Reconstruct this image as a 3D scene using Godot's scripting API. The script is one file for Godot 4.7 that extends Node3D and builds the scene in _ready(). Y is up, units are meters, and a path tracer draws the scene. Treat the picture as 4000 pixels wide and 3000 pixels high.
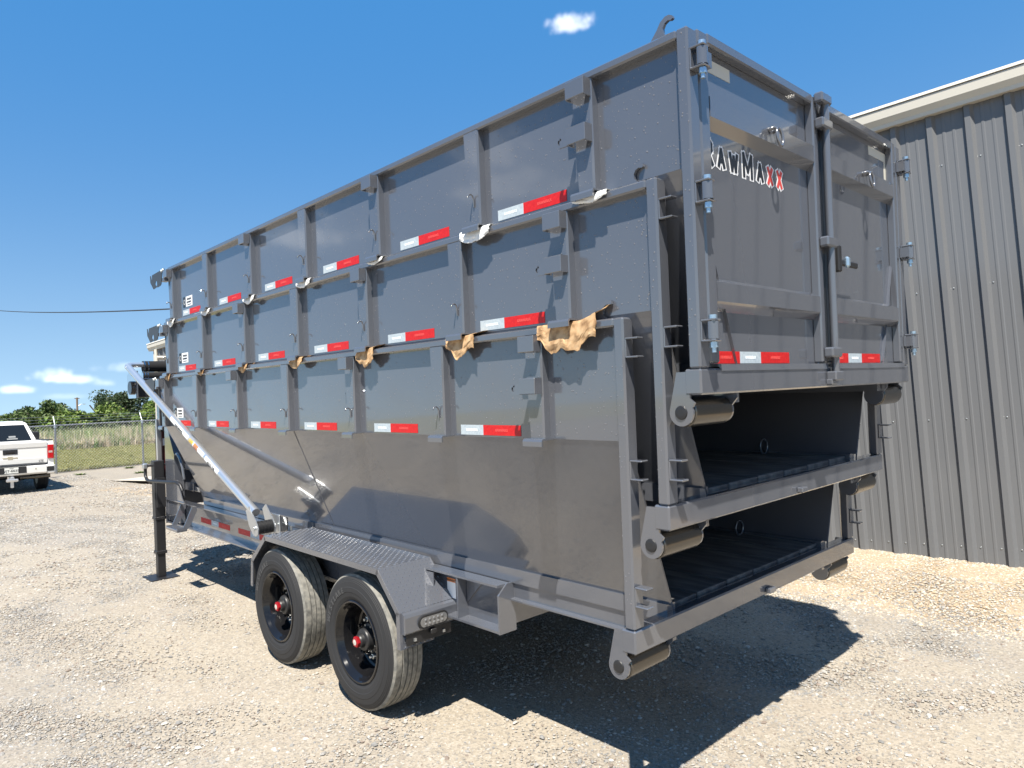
extends Node3D
# Stack of three nested steel dumpsters on a roll-off trailer in a gravel lot.
# World: level frame, y up, metres. The trailer stands nose-up on the sloping lot, so that everything on
# it is laid out in the trailer's own axes (x towards the tail, z towards the camera side) and turned by TILT.

const TILT := Basis(Vector3(0.99875, -0.04993, 0.0), Vector3(0.04993, 0.99868, 0.012), Vector3(-0.0006, -0.01198, 0.99993))
const W := 2.231          # width of a dumpster
const STAKE_X := [-5.78, -4.862, -3.945, -3.03, -2.117, -1.204, -0.47]   # right edges of the side stakes

var M := {}               # materials
var rng := RandomNumberGenerator.new()

# ---------------------------------------------------------------- mesh builder
class MB:
	var v := PackedVector3Array()
	var n := PackedVector3Array()
	var uv := PackedVector2Array()
	var c := PackedColorArray()
	var xf := Transform3D.IDENTITY
	var col := Color(1, 1, 1)
	var use_col := false
	func triv(a: Vector3, b: Vector3, d: Vector3, na: Vector3, nb: Vector3, nd: Vector3) -> void:
		v.append(xf * a); v.append(xf * d); v.append(xf * b)
		n.append((xf.basis * na).normalized()); n.append((xf.basis * nd).normalized()); n.append((xf.basis * nb).normalized())
		if use_col:
			c.append(col); c.append(col); c.append(col)
	func tri(a: Vector3, b: Vector3, d: Vector3) -> void:
		var m := (b - a).cross(d - a)
		if m.length_squared() < 1e-18:
			return
		m = m.normalized()
		triv(a, b, d, m, m, m)
	func quad(a: Vector3, b: Vector3, d: Vector3, e: Vector3) -> void:
		tri(a, b, d); tri(a, d, e)
	func box(mn: Vector3, mx: Vector3) -> void:
		var a := mn; var b := mx
		quad(Vector3(a.x, a.y, b.z), Vector3(b.x, a.y, b.z), Vector3(b.x, b.y, b.z), Vector3(a.x, b.y, b.z))
		quad(Vector3(b.x, a.y, a.z), Vector3(a.x, a.y, a.z), Vector3(a.x, b.y, a.z), Vector3(b.x, b.y, a.z))
		quad(Vector3(b.x, a.y, b.z), Vector3(b.x, a.y, a.z), Vector3(b.x, b.y, a.z), Vector3(b.x, b.y, b.z))
		quad(Vector3(a.x, a.y, a.z), Vector3(a.x, a.y, b.z), Vector3(a.x, b.y, b.z), Vector3(a.x, b.y, a.z))
		quad(Vector3(a.x, b.y, b.z), Vector3(b.x, b.y, b.z), Vector3(b.x, b.y, a.z), Vector3(a.x, b.y, a.z))
		quad(Vector3(a.x, a.y, a.z), Vector3(b.x, a.y, a.z), Vector3(b.x, a.y, b.z), Vector3(a.x, a.y, b.z))
	func cbox(mn: Vector3, mx: Vector3, ch: float) -> void:
		# box with chamfered edges
		var o := (mn + mx) * 0.5
		var h := (mx - mn) * 0.5
		ch = min(ch, min(h.x, min(h.y, h.z)) * 0.9)
		var ax := [Vector3(1, 0, 0), Vector3(0, 1, 0), Vector3(0, 0, 1)]
		for i in 3:
			for s in [-1.0, 1.0]:
				var a: Vector3 = ax[i] * s
				var u: Vector3 = ax[(i + 1) % 3]
				var w: Vector3 = a.cross(u)
				var ha: float = h[i]
				var hu: float = h[(i + 1) % 3] - ch
				var hw: float = h[(i + 2) % 3] - ch
				quad(o + a * ha - u * hu - w * hw, o + a * ha + u * hu - w * hw, o + a * ha + u * hu + w * hw, o + a * ha - u * hu + w * hw)
		for i in 3:
			var k := (i + 1) % 3
			var m := (i + 2) % 3
			for si in [-1.0, 1.0]:
				for sk in [-1.0, 1.0]:
					var a: Vector3 = ax[i] * si
					var b: Vector3 = ax[k] * sk
					var t: Vector3 = ax[m] * (h[m] - ch)
					var p: Vector3 = o + a * h[i] + b * (h[k] - ch)
					var q: Vector3 = o + a * (h[i] - ch) + b * h[k]
					if si * sk > 0:
						quad(p - t, q - t, q + t, p + t)
					else:
						quad(p + t, q + t, q - t, p - t)
		for sx in [-1.0, 1.0]:
			for sy in [-1.0, 1.0]:
				for sz in [-1.0, 1.0]:
					var a := o + Vector3(sx * h.x, sy * (h.y - ch), sz * (h.z - ch))
					var b := o + Vector3(sx * (h.x - ch), sy * h.y, sz * (h.z - ch))
					var d := o + Vector3(sx * (h.x - ch), sy * (h.y - ch), sz * h.z)
					if sx * sy * sz > 0:
						tri(a, b, d)
					else:
						tri(a, d, b)
	func loft(a: Array, b: Array, caps := true) -> void:
		# two sections with the same number of points; a counter-clockwise seen from outside of a's end is clockwise from b
		var k := a.size()
		for i in k:
			var j := (i + 1) % k
			quad(a[i], b[i], b[j], a[j])
		if caps:
			for i in range(1, k - 1):
				tri(a[0], a[i], a[i + 1])
				tri(b[0], b[i + 1], b[i])
	func prism(poly: PackedVector2Array, d0: float, d1: float, plane: String) -> void:
		# extrude a 2D polygon: "xy" along z, "zy" along x, "xz" along y
		if Geometry2D.is_polygon_clockwise(poly):
			poly = poly.duplicate(); poly.reverse()
		var lo: float = min(d0, d1)
		var hi: float = max(d0, d1)
		var k := poly.size()
		var tris := Geometry2D.triangulate_polygon(poly)
		var at := func(p: Vector2, d: float) -> Vector3:
			if plane == "xy":
				return Vector3(p.x, p.y, d)
			if plane == "zy":
				return Vector3(d, p.y, -p.x)    # p.x is minus z, so that the polygon is seen from +x
			return Vector3(p.x, d, -p.y)        # p.y is minus z
		for i in k:
			var j := (i + 1) % k
			quad(at.call(poly[i], lo), at.call(poly[j], lo), at.call(poly[j], hi), at.call(poly[i], hi))
		for t in range(0, tris.size(), 3):
			var a: Vector2 = poly[tris[t]]; var b: Vector2 = poly[tris[t + 1]]; var d: Vector2 = poly[tris[t + 2]]
			if (b - a).cross(d - a) < 0:
				var e := b; b = d; d = e
			tri(at.call(a, hi), at.call(b, hi), at.call(d, hi))
			tri(at.call(a, lo), at.call(d, lo), at.call(b, lo))
	func tube(path: Array, r: float, seg := 8, caps := true) -> void:
		var rings := []
		var up := Vector3(0, 1, 0)
		var k := path.size()
		for i in k:
			var t: Vector3
			if i == 0: t = path[1] - path[0]
			elif i == k - 1: t = path[i] - path[i - 1]
			else: t = (path[i + 1] - path[i]).normalized() + (path[i] - path[i - 1]).normalized()
			t = t.normalized()
			if i == 0:
				up = Vector3(0, 1, 0) if abs(t.y) < 0.9 else Vector3(1, 0, 0)
			var s := t.cross(up).normalized()
			up = s.cross(t).normalized()
			var ring := []
			for q in seg:
				var an := TAU * q / seg
				ring.append(s * cos(an) + up * sin(an))
			rings.append(ring)
		for i in k - 1:
			for q in seg:
				var p := (q + 1) % seg
				var a: Vector3 = rings[i][q]; var b: Vector3 = rings[i][p]
				var d: Vector3 = rings[i + 1][q]; var e: Vector3 = rings[i + 1][p]
				var pa: Vector3 = path[i]; var pb: Vector3 = path[i + 1]
				triv(pa + a * r, pb + e * r, pa + b * r, a, e, b)
				triv(pa + a * r, pb + d * r, pb + e * r, a, d, e)
		if caps:
			for q in range(1, seg - 1):
				tri(path[0] + rings[0][0] * r, path[0] + rings[0][q] * r, path[0] + rings[0][q + 1] * r)
				tri(path[k - 1] + rings[k - 1][0] * r, path[k - 1] + rings[k - 1][q + 1] * r, path[k - 1] + rings[k - 1][q] * r)
	func lathe(prof: Array, seg := 48, smooth := true) -> void:
		# profile of Vector2(radius, along z), turned about the z axis; outside is to the right of the way
		for i in prof.size() - 1:
			var p: Vector2 = prof[i]; var q: Vector2 = prof[i + 1]
			var d := (q - p).normalized()
			var nn := Vector2(-d.y, d.x)    # (radial, axial)
			for s in seg:
				var a0 := TAU * s / seg; var a1 := TAU * (s + 1) / seg
				var e0 := Vector3(cos(a0), sin(a0), 0); var e1 := Vector3(cos(a1), sin(a1), 0)
				var z := Vector3(0, 0, 1)
				var A := e0 * p.x + z * p.y; var B := e1 * p.x + z * p.y
				var C := e1 * q.x + z * q.y; var D := e0 * q.x + z * q.y
				var n0 := e0 * nn.x + z * nn.y; var n1 := e1 * nn.x + z * nn.y
				if not smooth:
					n0 = (n0 + n1).normalized(); n1 = n0
				if p.x > 1e-6:
					triv(A, C, B, n0, n1, n1)
				if q.x > 1e-6:
					triv(A, D, C, n0, n0, n1)
	func mesh() -> ArrayMesh:
		var a := []
		a.resize(Mesh.ARRAY_MAX)
		a[Mesh.ARRAY_VERTEX] = v
		a[Mesh.ARRAY_NORMAL] = n
		if uv.size() == v.size() and uv.size() > 0:
			a[Mesh.ARRAY_TEX_UV] = uv
		if use_col:
			a[Mesh.ARRAY_COLOR] = c
		var m := ArrayMesh.new()
		m.add_surface_from_arrays(Mesh.PRIMITIVE_TRIANGLES, a)
		return m

# ---------------------------------------------------------------- scene helpers
func part(parent: Node, called: String, mesh: Mesh, mat: Material, at := Transform3D.IDENTITY) -> MeshInstance3D:
	var o := MeshInstance3D.new()
	o.name = called
	o.mesh = mesh
	o.material_override = mat
	o.transform = at
	parent.add_child(o, true)
	return o

func bx(a: Vector3, b: Vector3, ch := 0.0) -> ArrayMesh:
	var m := MB.new()
	if ch > 0: m.cbox(a, b, ch)
	else: m.box(a, b)
	return m.mesh()

func tag(o: Node, label: String, category: String, group := "", kind := "") -> Node:
	if label: o.set_meta("label", label)
	if category: o.set_meta("category", category)
	if group: o.set_meta("group", group)
	if kind: o.set_meta("kind", kind)
	return o

func thing(called: String, at: Transform3D, label: String, category: String, group := "") -> Node3D:
	var o := Node3D.new()
	o.name = called
	o.transform = at
	add_child(o, true)
	tag(o, label, category, group)
	return o

func at_trailer(p: Vector3) -> Transform3D:          # a place in the trailer's axes
	return Transform3D(TILT, TILT * p)

func sh(x: float, y := 0.0, z := 0.0) -> Transform3D:
	return Transform3D(Basis(), Vector3(x, y, z))

func lin(r: float, g: float, b: float) -> Color:
	return Color(r, g, b).linear_to_srgb()

func std(c: Color, rough: float, metal := 0.0) -> StandardMaterial3D:
	var m := StandardMaterial3D.new()
	m.albedo_color = c
	m.roughness = rough
	m.metallic = metal
	return m

func noise_tex(freq: float, size: int, seed_: int, ramp: Gradient, oct := 4, kind := FastNoiseLite.TYPE_SIMPLEX_SMOOTH) -> NoiseTexture2D:
	var f := FastNoiseLite.new()
	f.noise_type = kind
	f.frequency = freq
	f.seed = seed_
	f.fractal_octaves = oct
	var t := NoiseTexture2D.new()
	t.width = size
	t.height = size
	t.seamless = true
	t.noise = f
	t.color_ramp = ramp
	return t

func ramp(cols: Array) -> Gradient:
	var g := Gradient.new()
	g.offsets = PackedFloat32Array()
	var of := PackedFloat32Array()
	var cs := PackedColorArray()
	for c in cols:
		of.append(c[0]); cs.append(c[1])
	g.offsets = of
	g.colors = cs
	return g

func gr(v: float) -> Color:
	return Color(v, v, v)

func words(parent: Node, called: String, s: String, height: float, mat: Material, at: Transform3D) -> MeshInstance3D:
	var key := "text_%s_%.4f" % [s, height]
	if not M.has(key):
		var sf := SystemFont.new()
		sf.font_names = PackedStringArray(["Droid Sans"])
		sf.font_weight = 700
		var t := TextMesh.new()
		t.text = s
		t.font = sf
		t.font_size = 64
		t.pixel_size = height / 46.0
		t.depth = 0.0012
		t.curve_step = 4.0
		t.horizontal_alignment = HORIZONTAL_ALIGNMENT_CENTER
		t.vertical_alignment = VERTICAL_ALIGNMENT_CENTER
		M[key] = t
	return part(parent, called, M[key], mat, at)

func strokes(ch: String) -> Array:      # letters of the door logo as bars in a box 1 high
	match ch:
		"R": return [[0.08, 0.0, 0.08, 1.0], [0.08, 1.0, 0.46, 1.0], [0.46, 1.0, 0.58, 0.86], [0.58, 0.86, 0.58, 0.62], [0.58, 0.62, 0.46, 0.48], [0.46, 0.48, 0.08, 0.48], [0.32, 0.48, 0.64, 0.0]]
		"A": return [[0.0, 0.0, 0.32, 1.0], [0.32, 1.0, 0.64, 0.0], [0.14, 0.32, 0.50, 0.32]]
		"W": return [[0.0, 1.0, 0.20, 0.0], [0.20, 0.0, 0.42, 0.85], [0.42, 0.85, 0.64, 0.0], [0.64, 0.0, 0.84, 1.0]]
		"M": return [[0.04, 0.0, 0.04, 1.0], [0.04, 1.0, 0.40, 0.25], [0.40, 0.25, 0.76, 1.0], [0.76, 1.0, 0.76, 0.0]]
	return [[0.04, 0.0, 0.58, 1.0], [0.04, 1.0, 0.58, 0.0]]

func bars(ch: String, high: float, wide: float, lift: float) -> ArrayMesh:     # lies in the plane of z and y, seen from +x
	var m := MB.new()
	var k := 0
	for q in strokes(ch):
		var a := Vector2(q[0], q[1]) * high; var b := Vector2(q[2], q[3]) * high
		var d := (b - a).normalized()
		var n := Vector2(-d.y, d.x) * wide
		a -= d * wide * 0.8; b += d * wide * 0.8
		var x := lift + 0.00012 * k
		k += 1
		m.quad(Vector3(x, a.y - n.y, -(a.x - n.x)), Vector3(x, b.y - n.y, -(b.x - n.x)), Vector3(x, b.y + n.y, -(b.x + n.x)), Vector3(x, a.y + n.y, -(a.x + n.x)))
	return m.mesh()

# ---------------------------------------------------------------- terrain
func ground_y(x: float, z: float) -> float:
	var xs := [60.0, 5.0, 0.0, -8.0, -19.0, -22.4, -27.0, -39.0, -44.0, -70.0, -900.0]
	var ys := [-0.3, -0.25, 0.0, 0.4, 0.62, 0.70, 0.962, 1.63, 1.78, 2.0, 2.6]
	var y := -0.3
	if x < xs[10]: y = 2.6
	for i in 10:
		if x <= xs[i] and x > xs[i + 1]:
			y = lerp(ys[i], ys[i + 1], (x - xs[i]) / (xs[i + 1] - xs[i]))
	y -= 0.012 * clamp(z, -14.0, 8.0)
	# gravel banked up against the shop wall
	var dw := wall_dist(x, z)
	if x > -20.0 and dw < 1.5 and dw > -3.0:
		y += 0.19 * smoothstep(1.5, 0.0, dw) * smoothstep(-20.0, -16.0, x)
	return y

func wall_dist(x: float, z: float) -> float:   # metres in front of the shop wall
	return (Vector3(x, 0, z) - Vector3(-0.5, 0, -5.05)).dot(Vector3(0.066, 0, 0.9978))

func _ready() -> void:
	rng.seed = 7
	setup_camera()
	setup_sky()
	make_materials()
	build_ground()
	build_shop()
	build_fence()
	build_plants()
	build_utilities()
	build_trailer()
	for i in 3:
		build_dumpster(i + 1)
	build_padding()
	build_truck()
	build_gravel()

# ---------------------------------------------------------------- camera, sky, sun
func setup_camera() -> void:
	var cam := Camera3D.new()
	cam.name = "camera"
	cam.fov = 57.19
	cam.near = 0.05
	cam.far = 3000.0
	cam.position = Vector3(1.864, 1.795, 2.313)
	cam.rotation_order = EULER_ORDER_YXZ
	cam.rotation_degrees = Vector3(3.01, 46.769, -3.697)
	add_child(cam)
	cam.current = true

func setup_sky() -> void:
	var sun := DirectionalLight3D.new()
	sun.name = "sun"
	sun.light_energy = 1.6
	sun.light_color = Color(1.0, 0.972, 0.925)
	sun.light_angular_distance = 0.5
	sun.shadow_enabled = true
	sun.look_at_from_position(Vector3.ZERO, Vector3(-0.346, -0.858, -0.380), Vector3(1, 0, 0))
	add_child(sun)
	var env := Environment.new()
	env.background_mode = Environment.BG_SKY
	env.tonemap_mode = Environment.TONE_MAPPER_LINEAR
	env.tonemap_exposure = 2.0
	env.sdfgi_enabled = true
	env.ssao_enabled = true
	env.ssil_enabled = true
	var sky := Sky.new()
	var sm := ProceduralSkyMaterial.new()
	sm.sky_top_color = Color(0.20, 0.418, 0.625)
	sm.sky_horizon_color = Color(0.62, 0.725, 0.785)
	sm.sky_curve = 0.11
	sm.ground_bottom_color = Color(0.44, 0.40, 0.34)
	sm.ground_horizon_color = Color(0.50, 0.52, 0.51)
	sm.sun_angle_max = 8.0
	sm.sun_curve = 0.05
	sm.energy_multiplier = 1.0
	sm.sky_cover = cloud_cover()
	sm.sky_cover_modulate = Color(1, 1, 1, 1)
	sky.sky_material = sm
	env.sky = sky
	var we := WorldEnvironment.new()
	we.name = "daylight"
	we.environment = env
	add_child(we)

func cloud_cover() -> ImageTexture:
	var w := 3072
	var h := 1536
	var im := Image.create(w, h, false, Image.FORMAT_RGBA8)
	im.fill(Color(0, 0, 0, 0))
	var f := FastNoiseLite.new()
	f.noise_type = FastNoiseLite.TYPE_SIMPLEX_SMOOTH
	f.fractal_octaves = 5
	f.frequency = 1.0
	f.seed = 3
	# azimuth (0 = -z, clockwise), elevation, half width, half height in degrees, density
	var list := [[-39.94, 29.67, 1.75, 0.95, 1.0], [-79.9, 5.15, 1.5, 0.62, 0.85], [-78.3, 4.85, 1.7, 0.38, 0.6],
		[-81.9, 4.2, 1.3, 0.33, 0.7], [-76.2, 5.6, 1.7, 0.45, 0.35], [-76.6, 4.6, 1.4, 0.42, 0.45], [-79.5, 3.7, 2.0, 0.25, 0.2]]
	var r2 := RandomNumberGenerator.new()
	r2.seed = 21
	for i in 26:       # the fair-weather clouds of the rest of the sky
		var az := r2.randf_range(5.0, 255.0)
		var el := r2.randf_range(7.0, 34.0)
		list.append([az, el, r2.randf_range(2.0, 6.5), r2.randf_range(1.0, 2.4), r2.randf_range(0.6, 1.0)])
	for c in list:
		var u0: float = (c[0] / 360.0) * w
		var v0: float = (90.0 - c[1]) / 180.0 * h
		var hw: float = c[2] / 360.0 * w * 1.25 / max(0.3, cos(deg_to_rad(c[1])))
		var hh: float = c[3] / 180.0 * h * 1.3
		for y in range(int(v0 - hh), int(v0 + hh) + 1):
			for x in range(int(u0 - hw), int(u0 + hw) + 1):
				var dx: float = (x - u0) / hw
				var dy: float = (y - v0) / hh
				var base := 1.0 if dy > 0.25 else 0.0
				var rr := dx * dx + dy * dy * (1.0 + base * 1.4)
				if rr >= 1.0:
					continue
				var s := 0.16 * 3072.0 / w
				var nz := f.get_noise_3d(x * s * 0.22, y * s * 0.30, c[0]) * 0.75 + f.get_noise_3d(x * s, y * s, c[0] + 9.0) * 0.22
				var d: float = clamp((1.0 - rr) * 1.2 - 0.45 + nz * 1.35, 0.0, 1.0)
				d = d * d * (3.0 - 2.0 * d)
				if d <= 0.004:
					continue
				var px := posmod(x, w)
				var py := clampi(y, 0, h - 1)
				var old := im.get_pixel(px, py)
				var a: float = min(1.0, d * c[4] + old.a)
				im.set_pixel(px, py, Color(0.74, 0.70, 0.63, a))
	return ImageTexture.create_from_image(im)

# ---------------------------------------------------------------- materials
func make_materials() -> void:
	var peel := FastNoiseLite.new()
	peel.frequency = 0.03
	peel.seed = 5
	peel.fractal_octaves = 2
	var peel_t := NoiseTexture2D.new()
	peel_t.width = 512; peel_t.height = 512; peel_t.seamless = true
	peel_t.noise = peel; peel_t.as_normal_map = true; peel_t.bump_strength = 1.2
	var dust := noise_tex(0.006, 512, 11, ramp([[0.0, gr(0.13)], [0.5, gr(0.18)], [1.0, gr(0.27)]]), 5)
	# grey gloss enamel of trailer and dumpsters
	var p := std(lin(0.090, 0.096, 0.112), 1.0)
	p.roughness_texture = dust
	p.roughness_texture_channel = BaseMaterial3D.TEXTURE_CHANNEL_RED
	p.uv1_triplanar = true
	p.uv1_scale = Vector3(0.7, 0.7, 0.7)
	p.normal_enabled = true
	p.normal_texture = peel_t
	p.normal_scale = 0.05
	p.metallic_specular = 0.95
	p.clearcoat_enabled = true
	p.clearcoat = 1.0
	p.clearcoat_roughness = 0.045
	M.paint = p
	var dk := p.duplicate()
	dk.albedo_color = lin(0.022, 0.022, 0.024)
	M.black_paint = dk
	M.jack_black = std(lin(0.016, 0.016, 0.018), 0.42)
	M.dark_plate = std(lin(0.055, 0.058, 0.062), 0.42, 0.35)
	M.galv = std(lin(0.62, 0.64, 0.66), 0.34, 0.9)
	M.chrome = std(lin(0.80, 0.81, 0.83), 0.10, 1.0)
	M.tube_metal = std(lin(0.78, 0.78, 0.78), 0.30, 0.85)
	M.bolt = std(lin(0.58, 0.60, 0.60), 0.30, 0.85)
	M.zinc_bolt = std(lin(0.45, 0.58, 0.68), 0.28, 0.8)
	M.roller_steel = std(lin(0.13, 0.12, 0.105), 0.22, 0.85)
	M.black_plastic = std(lin(0.018, 0.018, 0.019), 0.45)
	M.black_gloss = std(lin(0.008, 0.008, 0.009), 0.10)
	var rub := std(lin(0.020, 0.020, 0.021), 0.72)
	M.rubber = rub
	var td := std(Color(1, 1, 1), 0.9)
	td.albedo_texture = noise_tex(0.02, 512, 31, ramp([[0.0, lin(0.09, 0.088, 0.08)], [0.45, lin(0.19, 0.185, 0.165)], [0.75, lin(0.25, 0.24, 0.21)], [1.0, lin(0.36, 0.32, 0.25)]]), 5)
	td.uv1_triplanar = true
	td.uv1_scale = Vector3(2, 2, 2)
	M.tread = td
	M.rubber_mark = std(lin(0.06, 0.06, 0.06), 0.7)
	M.red_cap = std(lin(0.40, 0.012, 0.018), 0.32, 0.4)
	var cell := FastNoiseLite.new()
	cell.noise_type = FastNoiseLite.TYPE_CELLULAR
	cell.frequency = 0.06
	cell.seed = 2
	cell.cellular_return_type = FastNoiseLite.RETURN_CELL_VALUE
	var rt := NoiseTexture2D.new()
	rt.width = 256; rt.height = 256; rt.seamless = true; rt.noise = cell
	rt.color_ramp = ramp([[0.0, lin(0.46, 0.004, 0.006)], [1.0, lin(0.62, 0.012, 0.010)]])
	var tr_ := std(Color(1, 1, 1), 0.5)
	tr_.albedo_texture = rt; tr_.uv1_triplanar = true; tr_.uv1_scale = Vector3(6, 6, 6)
	M.tape_red = tr_
	var wt := NoiseTexture2D.new()
	wt.width = 256; wt.height = 256; wt.seamless = true; wt.noise = cell
	wt.color_ramp = ramp([[0.0, lin(0.36, 0.42, 0.46)], [1.0, lin(0.50, 0.56, 0.59)]])
	var tw := std(Color(1, 1, 1), 0.5)
	tw.albedo_texture = wt; tw.uv1_triplanar = true; tw.uv1_scale = Vector3(6, 6, 6)
	M.tape_white = tw
	M.tape_print_red = std(lin(0.66, 0.08, 0.07), 0.4)
	M.tape_print_white = std(lin(0.82, 0.86, 0.88), 0.3)
	M.white_print = std(lin(0.82, 0.82, 0.82), 0.35)
	M.black_print = std(lin(0.012, 0.014, 0.018), 0.35)
	M.red_print = std(lin(0.62, 0.06, 0.05), 0.35)
	M.orange_print = std(lin(0.80, 0.22, 0.04), 0.4)
	M.yellow_print = std(lin(0.80, 0.55, 0.05), 0.4)
	M.cream_decal = std(lin(0.55, 0.53, 0.46), 0.6)
	var foam := std(lin(0.80, 0.80, 0.78), 0.75)
	foam.backlight_enabled = true
	foam.backlight = Color(0.25, 0.25, 0.24)
	M.foam = foam
	var card := std(Color(1, 1, 1), 0.85)
	card.albedo_texture = noise_tex(0.012, 512, 41, ramp([[0.0, lin(0.20, 0.11, 0.05)], [0.40, lin(0.42, 0.26, 0.13)], [0.62, lin(0.52, 0.34, 0.18)], [1.0, lin(0.60, 0.42, 0.25)]]), 5)
	card.uv1_triplanar = true
	card.uv1_scale = Vector3(3, 3, 3)
	M.cardboard = card
	var wood := std(Color(1, 1, 1), 0.45)
	wood.albedo_texture = noise_tex(0.012, 512, 51, ramp([[0.0, lin(0.05, 0.05, 0.054)], [0.5, lin(0.11, 0.11, 0.115)], [1.0, lin(0.24, 0.23, 0.21)]]), 5)
	wood.uv1_triplanar = true
	wood.uv1_scale = Vector3(0.5, 1.5, 3.0)
	M.floor_board = wood
	var sh_ := std(lin(0.150, 0.154, 0.160), 1.0)
	sh_.roughness_texture = dust
	sh_.uv1_world_triplanar = true
	sh_.uv1_triplanar = true
	sh_.uv1_scale = Vector3(0.3, 0.3, 0.3)
	sh_.metallic_specular = 0.45
	M.shop_panel = sh_
	M.shop_trim = std(lin(0.56, 0.53, 0.46), 0.5)
	M.shop_white = std(lin(0.78, 0.75, 0.68), 0.5)
	M.shop_roof = std(lin(0.60, 0.58, 0.52), 0.5)
	# gravel lot
	var peb := FastNoiseLite.new()
	peb.noise_type = FastNoiseLite.TYPE_CELLULAR
	peb.frequency = 0.085
	peb.seed = 9
	peb.cellular_return_type = FastNoiseLite.RETURN_CELL_VALUE
	peb.fractal_octaves = 2
	var pt := NoiseTexture2D.new()
	pt.width = 1024; pt.height = 1024; pt.seamless = true; pt.noise = peb
	pt.color_ramp = ramp([[0.0, lin(0.24, 0.235, 0.23)], [0.12, lin(0.40, 0.36, 0.30)], [0.3, lin(0.52, 0.44, 0.33)], [0.55, lin(0.60, 0.51, 0.385)], [0.8, lin(0.66, 0.57, 0.44)], [1.0, lin(0.76, 0.69, 0.58)]])
	var pn := FastNoiseLite.new()
	pn.noise_type = FastNoiseLite.TYPE_CELLULAR
	pn.frequency = 0.085
	pn.seed = 9
	pn.cellular_return_type = FastNoiseLite.RETURN_DISTANCE
	pn.fractal_octaves = 2
	var pnt := NoiseTexture2D.new()
	pnt.width = 1024; pnt.height = 1024; pnt.seamless = true; pnt.noise = pn
	pnt.as_normal_map = true; pnt.bump_strength = 4.0
	var g := std(Color(1, 1, 1), 0.95)
	g.albedo_texture = pt
	g.normal_enabled = true
	g.normal_texture = pnt
	g.normal_scale = 0.7
	g.uv1_triplanar = true
	g.uv1_world_triplanar = true
	g.uv1_scale = Vector3(0.83, 0.83, 0.83)
	g.vertex_color_use_as_albedo = true
	M.gravel_ground = g
	var st := std(Color(1, 1, 1), 0.85)
	st.vertex_color_use_as_albedo = true
	M.stone = st
	var conc := std(Color(1, 1, 1), 0.9)
	conc.albedo_texture = noise_tex(0.01, 512, 61, ramp([[0.0, lin(0.40, 0.35, 0.28)], [1.0, lin(0.58, 0.52, 0.43)]]), 5)
	conc.uv1_triplanar = true
	conc.uv1_world_triplanar = true
	conc.uv1_scale = Vector3(0.4, 0.4, 0.4)
	M.concrete = conc
	var lw := std(Color(1, 1, 1), 0.95)
	lw.albedo_texture = noise_tex(0.02, 512, 71, ramp([[0.0, lin(0.15, 0.17, 0.05)], [0.5, lin(0.28, 0.26, 0.09)], [0.8, lin(0.38, 0.32, 0.14)], [1.0, lin(0.40, 0.27, 0.15)]]), 5)
	lw.uv1_triplanar = true
	lw.uv1_world_triplanar = true
	lw.uv1_scale = Vector3(0.22, 0.22, 0.22)
	M.lawn = lw
	var leaf := std(Color(1, 1, 1), 0.6)
	leaf.vertex_color_use_as_albedo = true
	leaf.backlight_enabled = true
	leaf.backlight = Color(0.30, 0.36, 0.10)
	leaf.cull_mode = BaseMaterial3D.CULL_DISABLED
	M.leaf = leaf
	M.bark = std(lin(0.09, 0.07, 0.05), 0.9)
	M.pole_wood = std(lin(0.16, 0.11, 0.08), 0.9)
	M.wire = std(lin(0.03, 0.03, 0.035), 0.6)
	M.fence_steel = std(lin(0.24, 0.25, 0.26), 0.42, 0.5)
	var tp := std(lin(0.74, 0.73, 0.70), 0.28)
	tp.clearcoat_enabled = true
	tp.clearcoat = 0.8
	tp.clearcoat_roughness = 0.06
	M.truck_white = tp
	M.truck_glass = std(lin(0.012, 0.014, 0.016), 0.05)
	M.lamp_red = std(lin(0.42, 0.008, 0.012), 0.12)
	M.lamp_clear = std(lin(0.45, 0.35, 0.33), 0.12)
	M.champagne = std(lin(0.62, 0.56, 0.42), 0.25, 0.6)
	M.plate_white = std(lin(0.70, 0.70, 0.66), 0.4)
	var lens := std(lin(0.20, 0.20, 0.20), 0.08, 0.3)
	M.led_lens = lens
	M.tarp_mesh = std(lin(0.010, 0.010, 0.011), 0.95)
	var drop := std(lin(0.16, 0.16, 0.17), 0.04)
	drop.metallic_specular = 0.6
	M.droplet = drop

func zy(pts: Array) -> PackedVector2Array:      # [z, y] points for a prism along x
	var a := PackedVector2Array()
	for p in pts: a.append(Vector2(-p[0], p[1]))
	return a

func xy(pts: Array) -> PackedVector2Array:
	var a := PackedVector2Array()
	for p in pts: a.append(Vector2(p[0], p[1]))
	return a

func pris(poly: PackedVector2Array, d0: float, d1: float, plane: String) -> ArrayMesh:
	var m := MB.new()
	m.prism(poly, d0, d1, plane)
	return m.mesh()

func rod(path: Array, r: float, seg := 8) -> ArrayMesh:
	var m := MB.new()
	m.tube(path, r, seg)
	return m.mesh()

# ---------------------------------------------------------------- ground
func axis_steps(marks: Array) -> PackedFloat32Array:   # [[from, step], ..., [end, 0]]
	var a := PackedFloat32Array()
	for i in marks.size() - 1:
		var x: float = marks[i][0]
		var e: float = marks[i + 1][0]
		var k := int(round((e - x) / marks[i][1]))
		for j in k:
			a.append(x + (e - x) * j / k)
	a.append(marks[marks.size() - 1][0])
	return a

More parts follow.
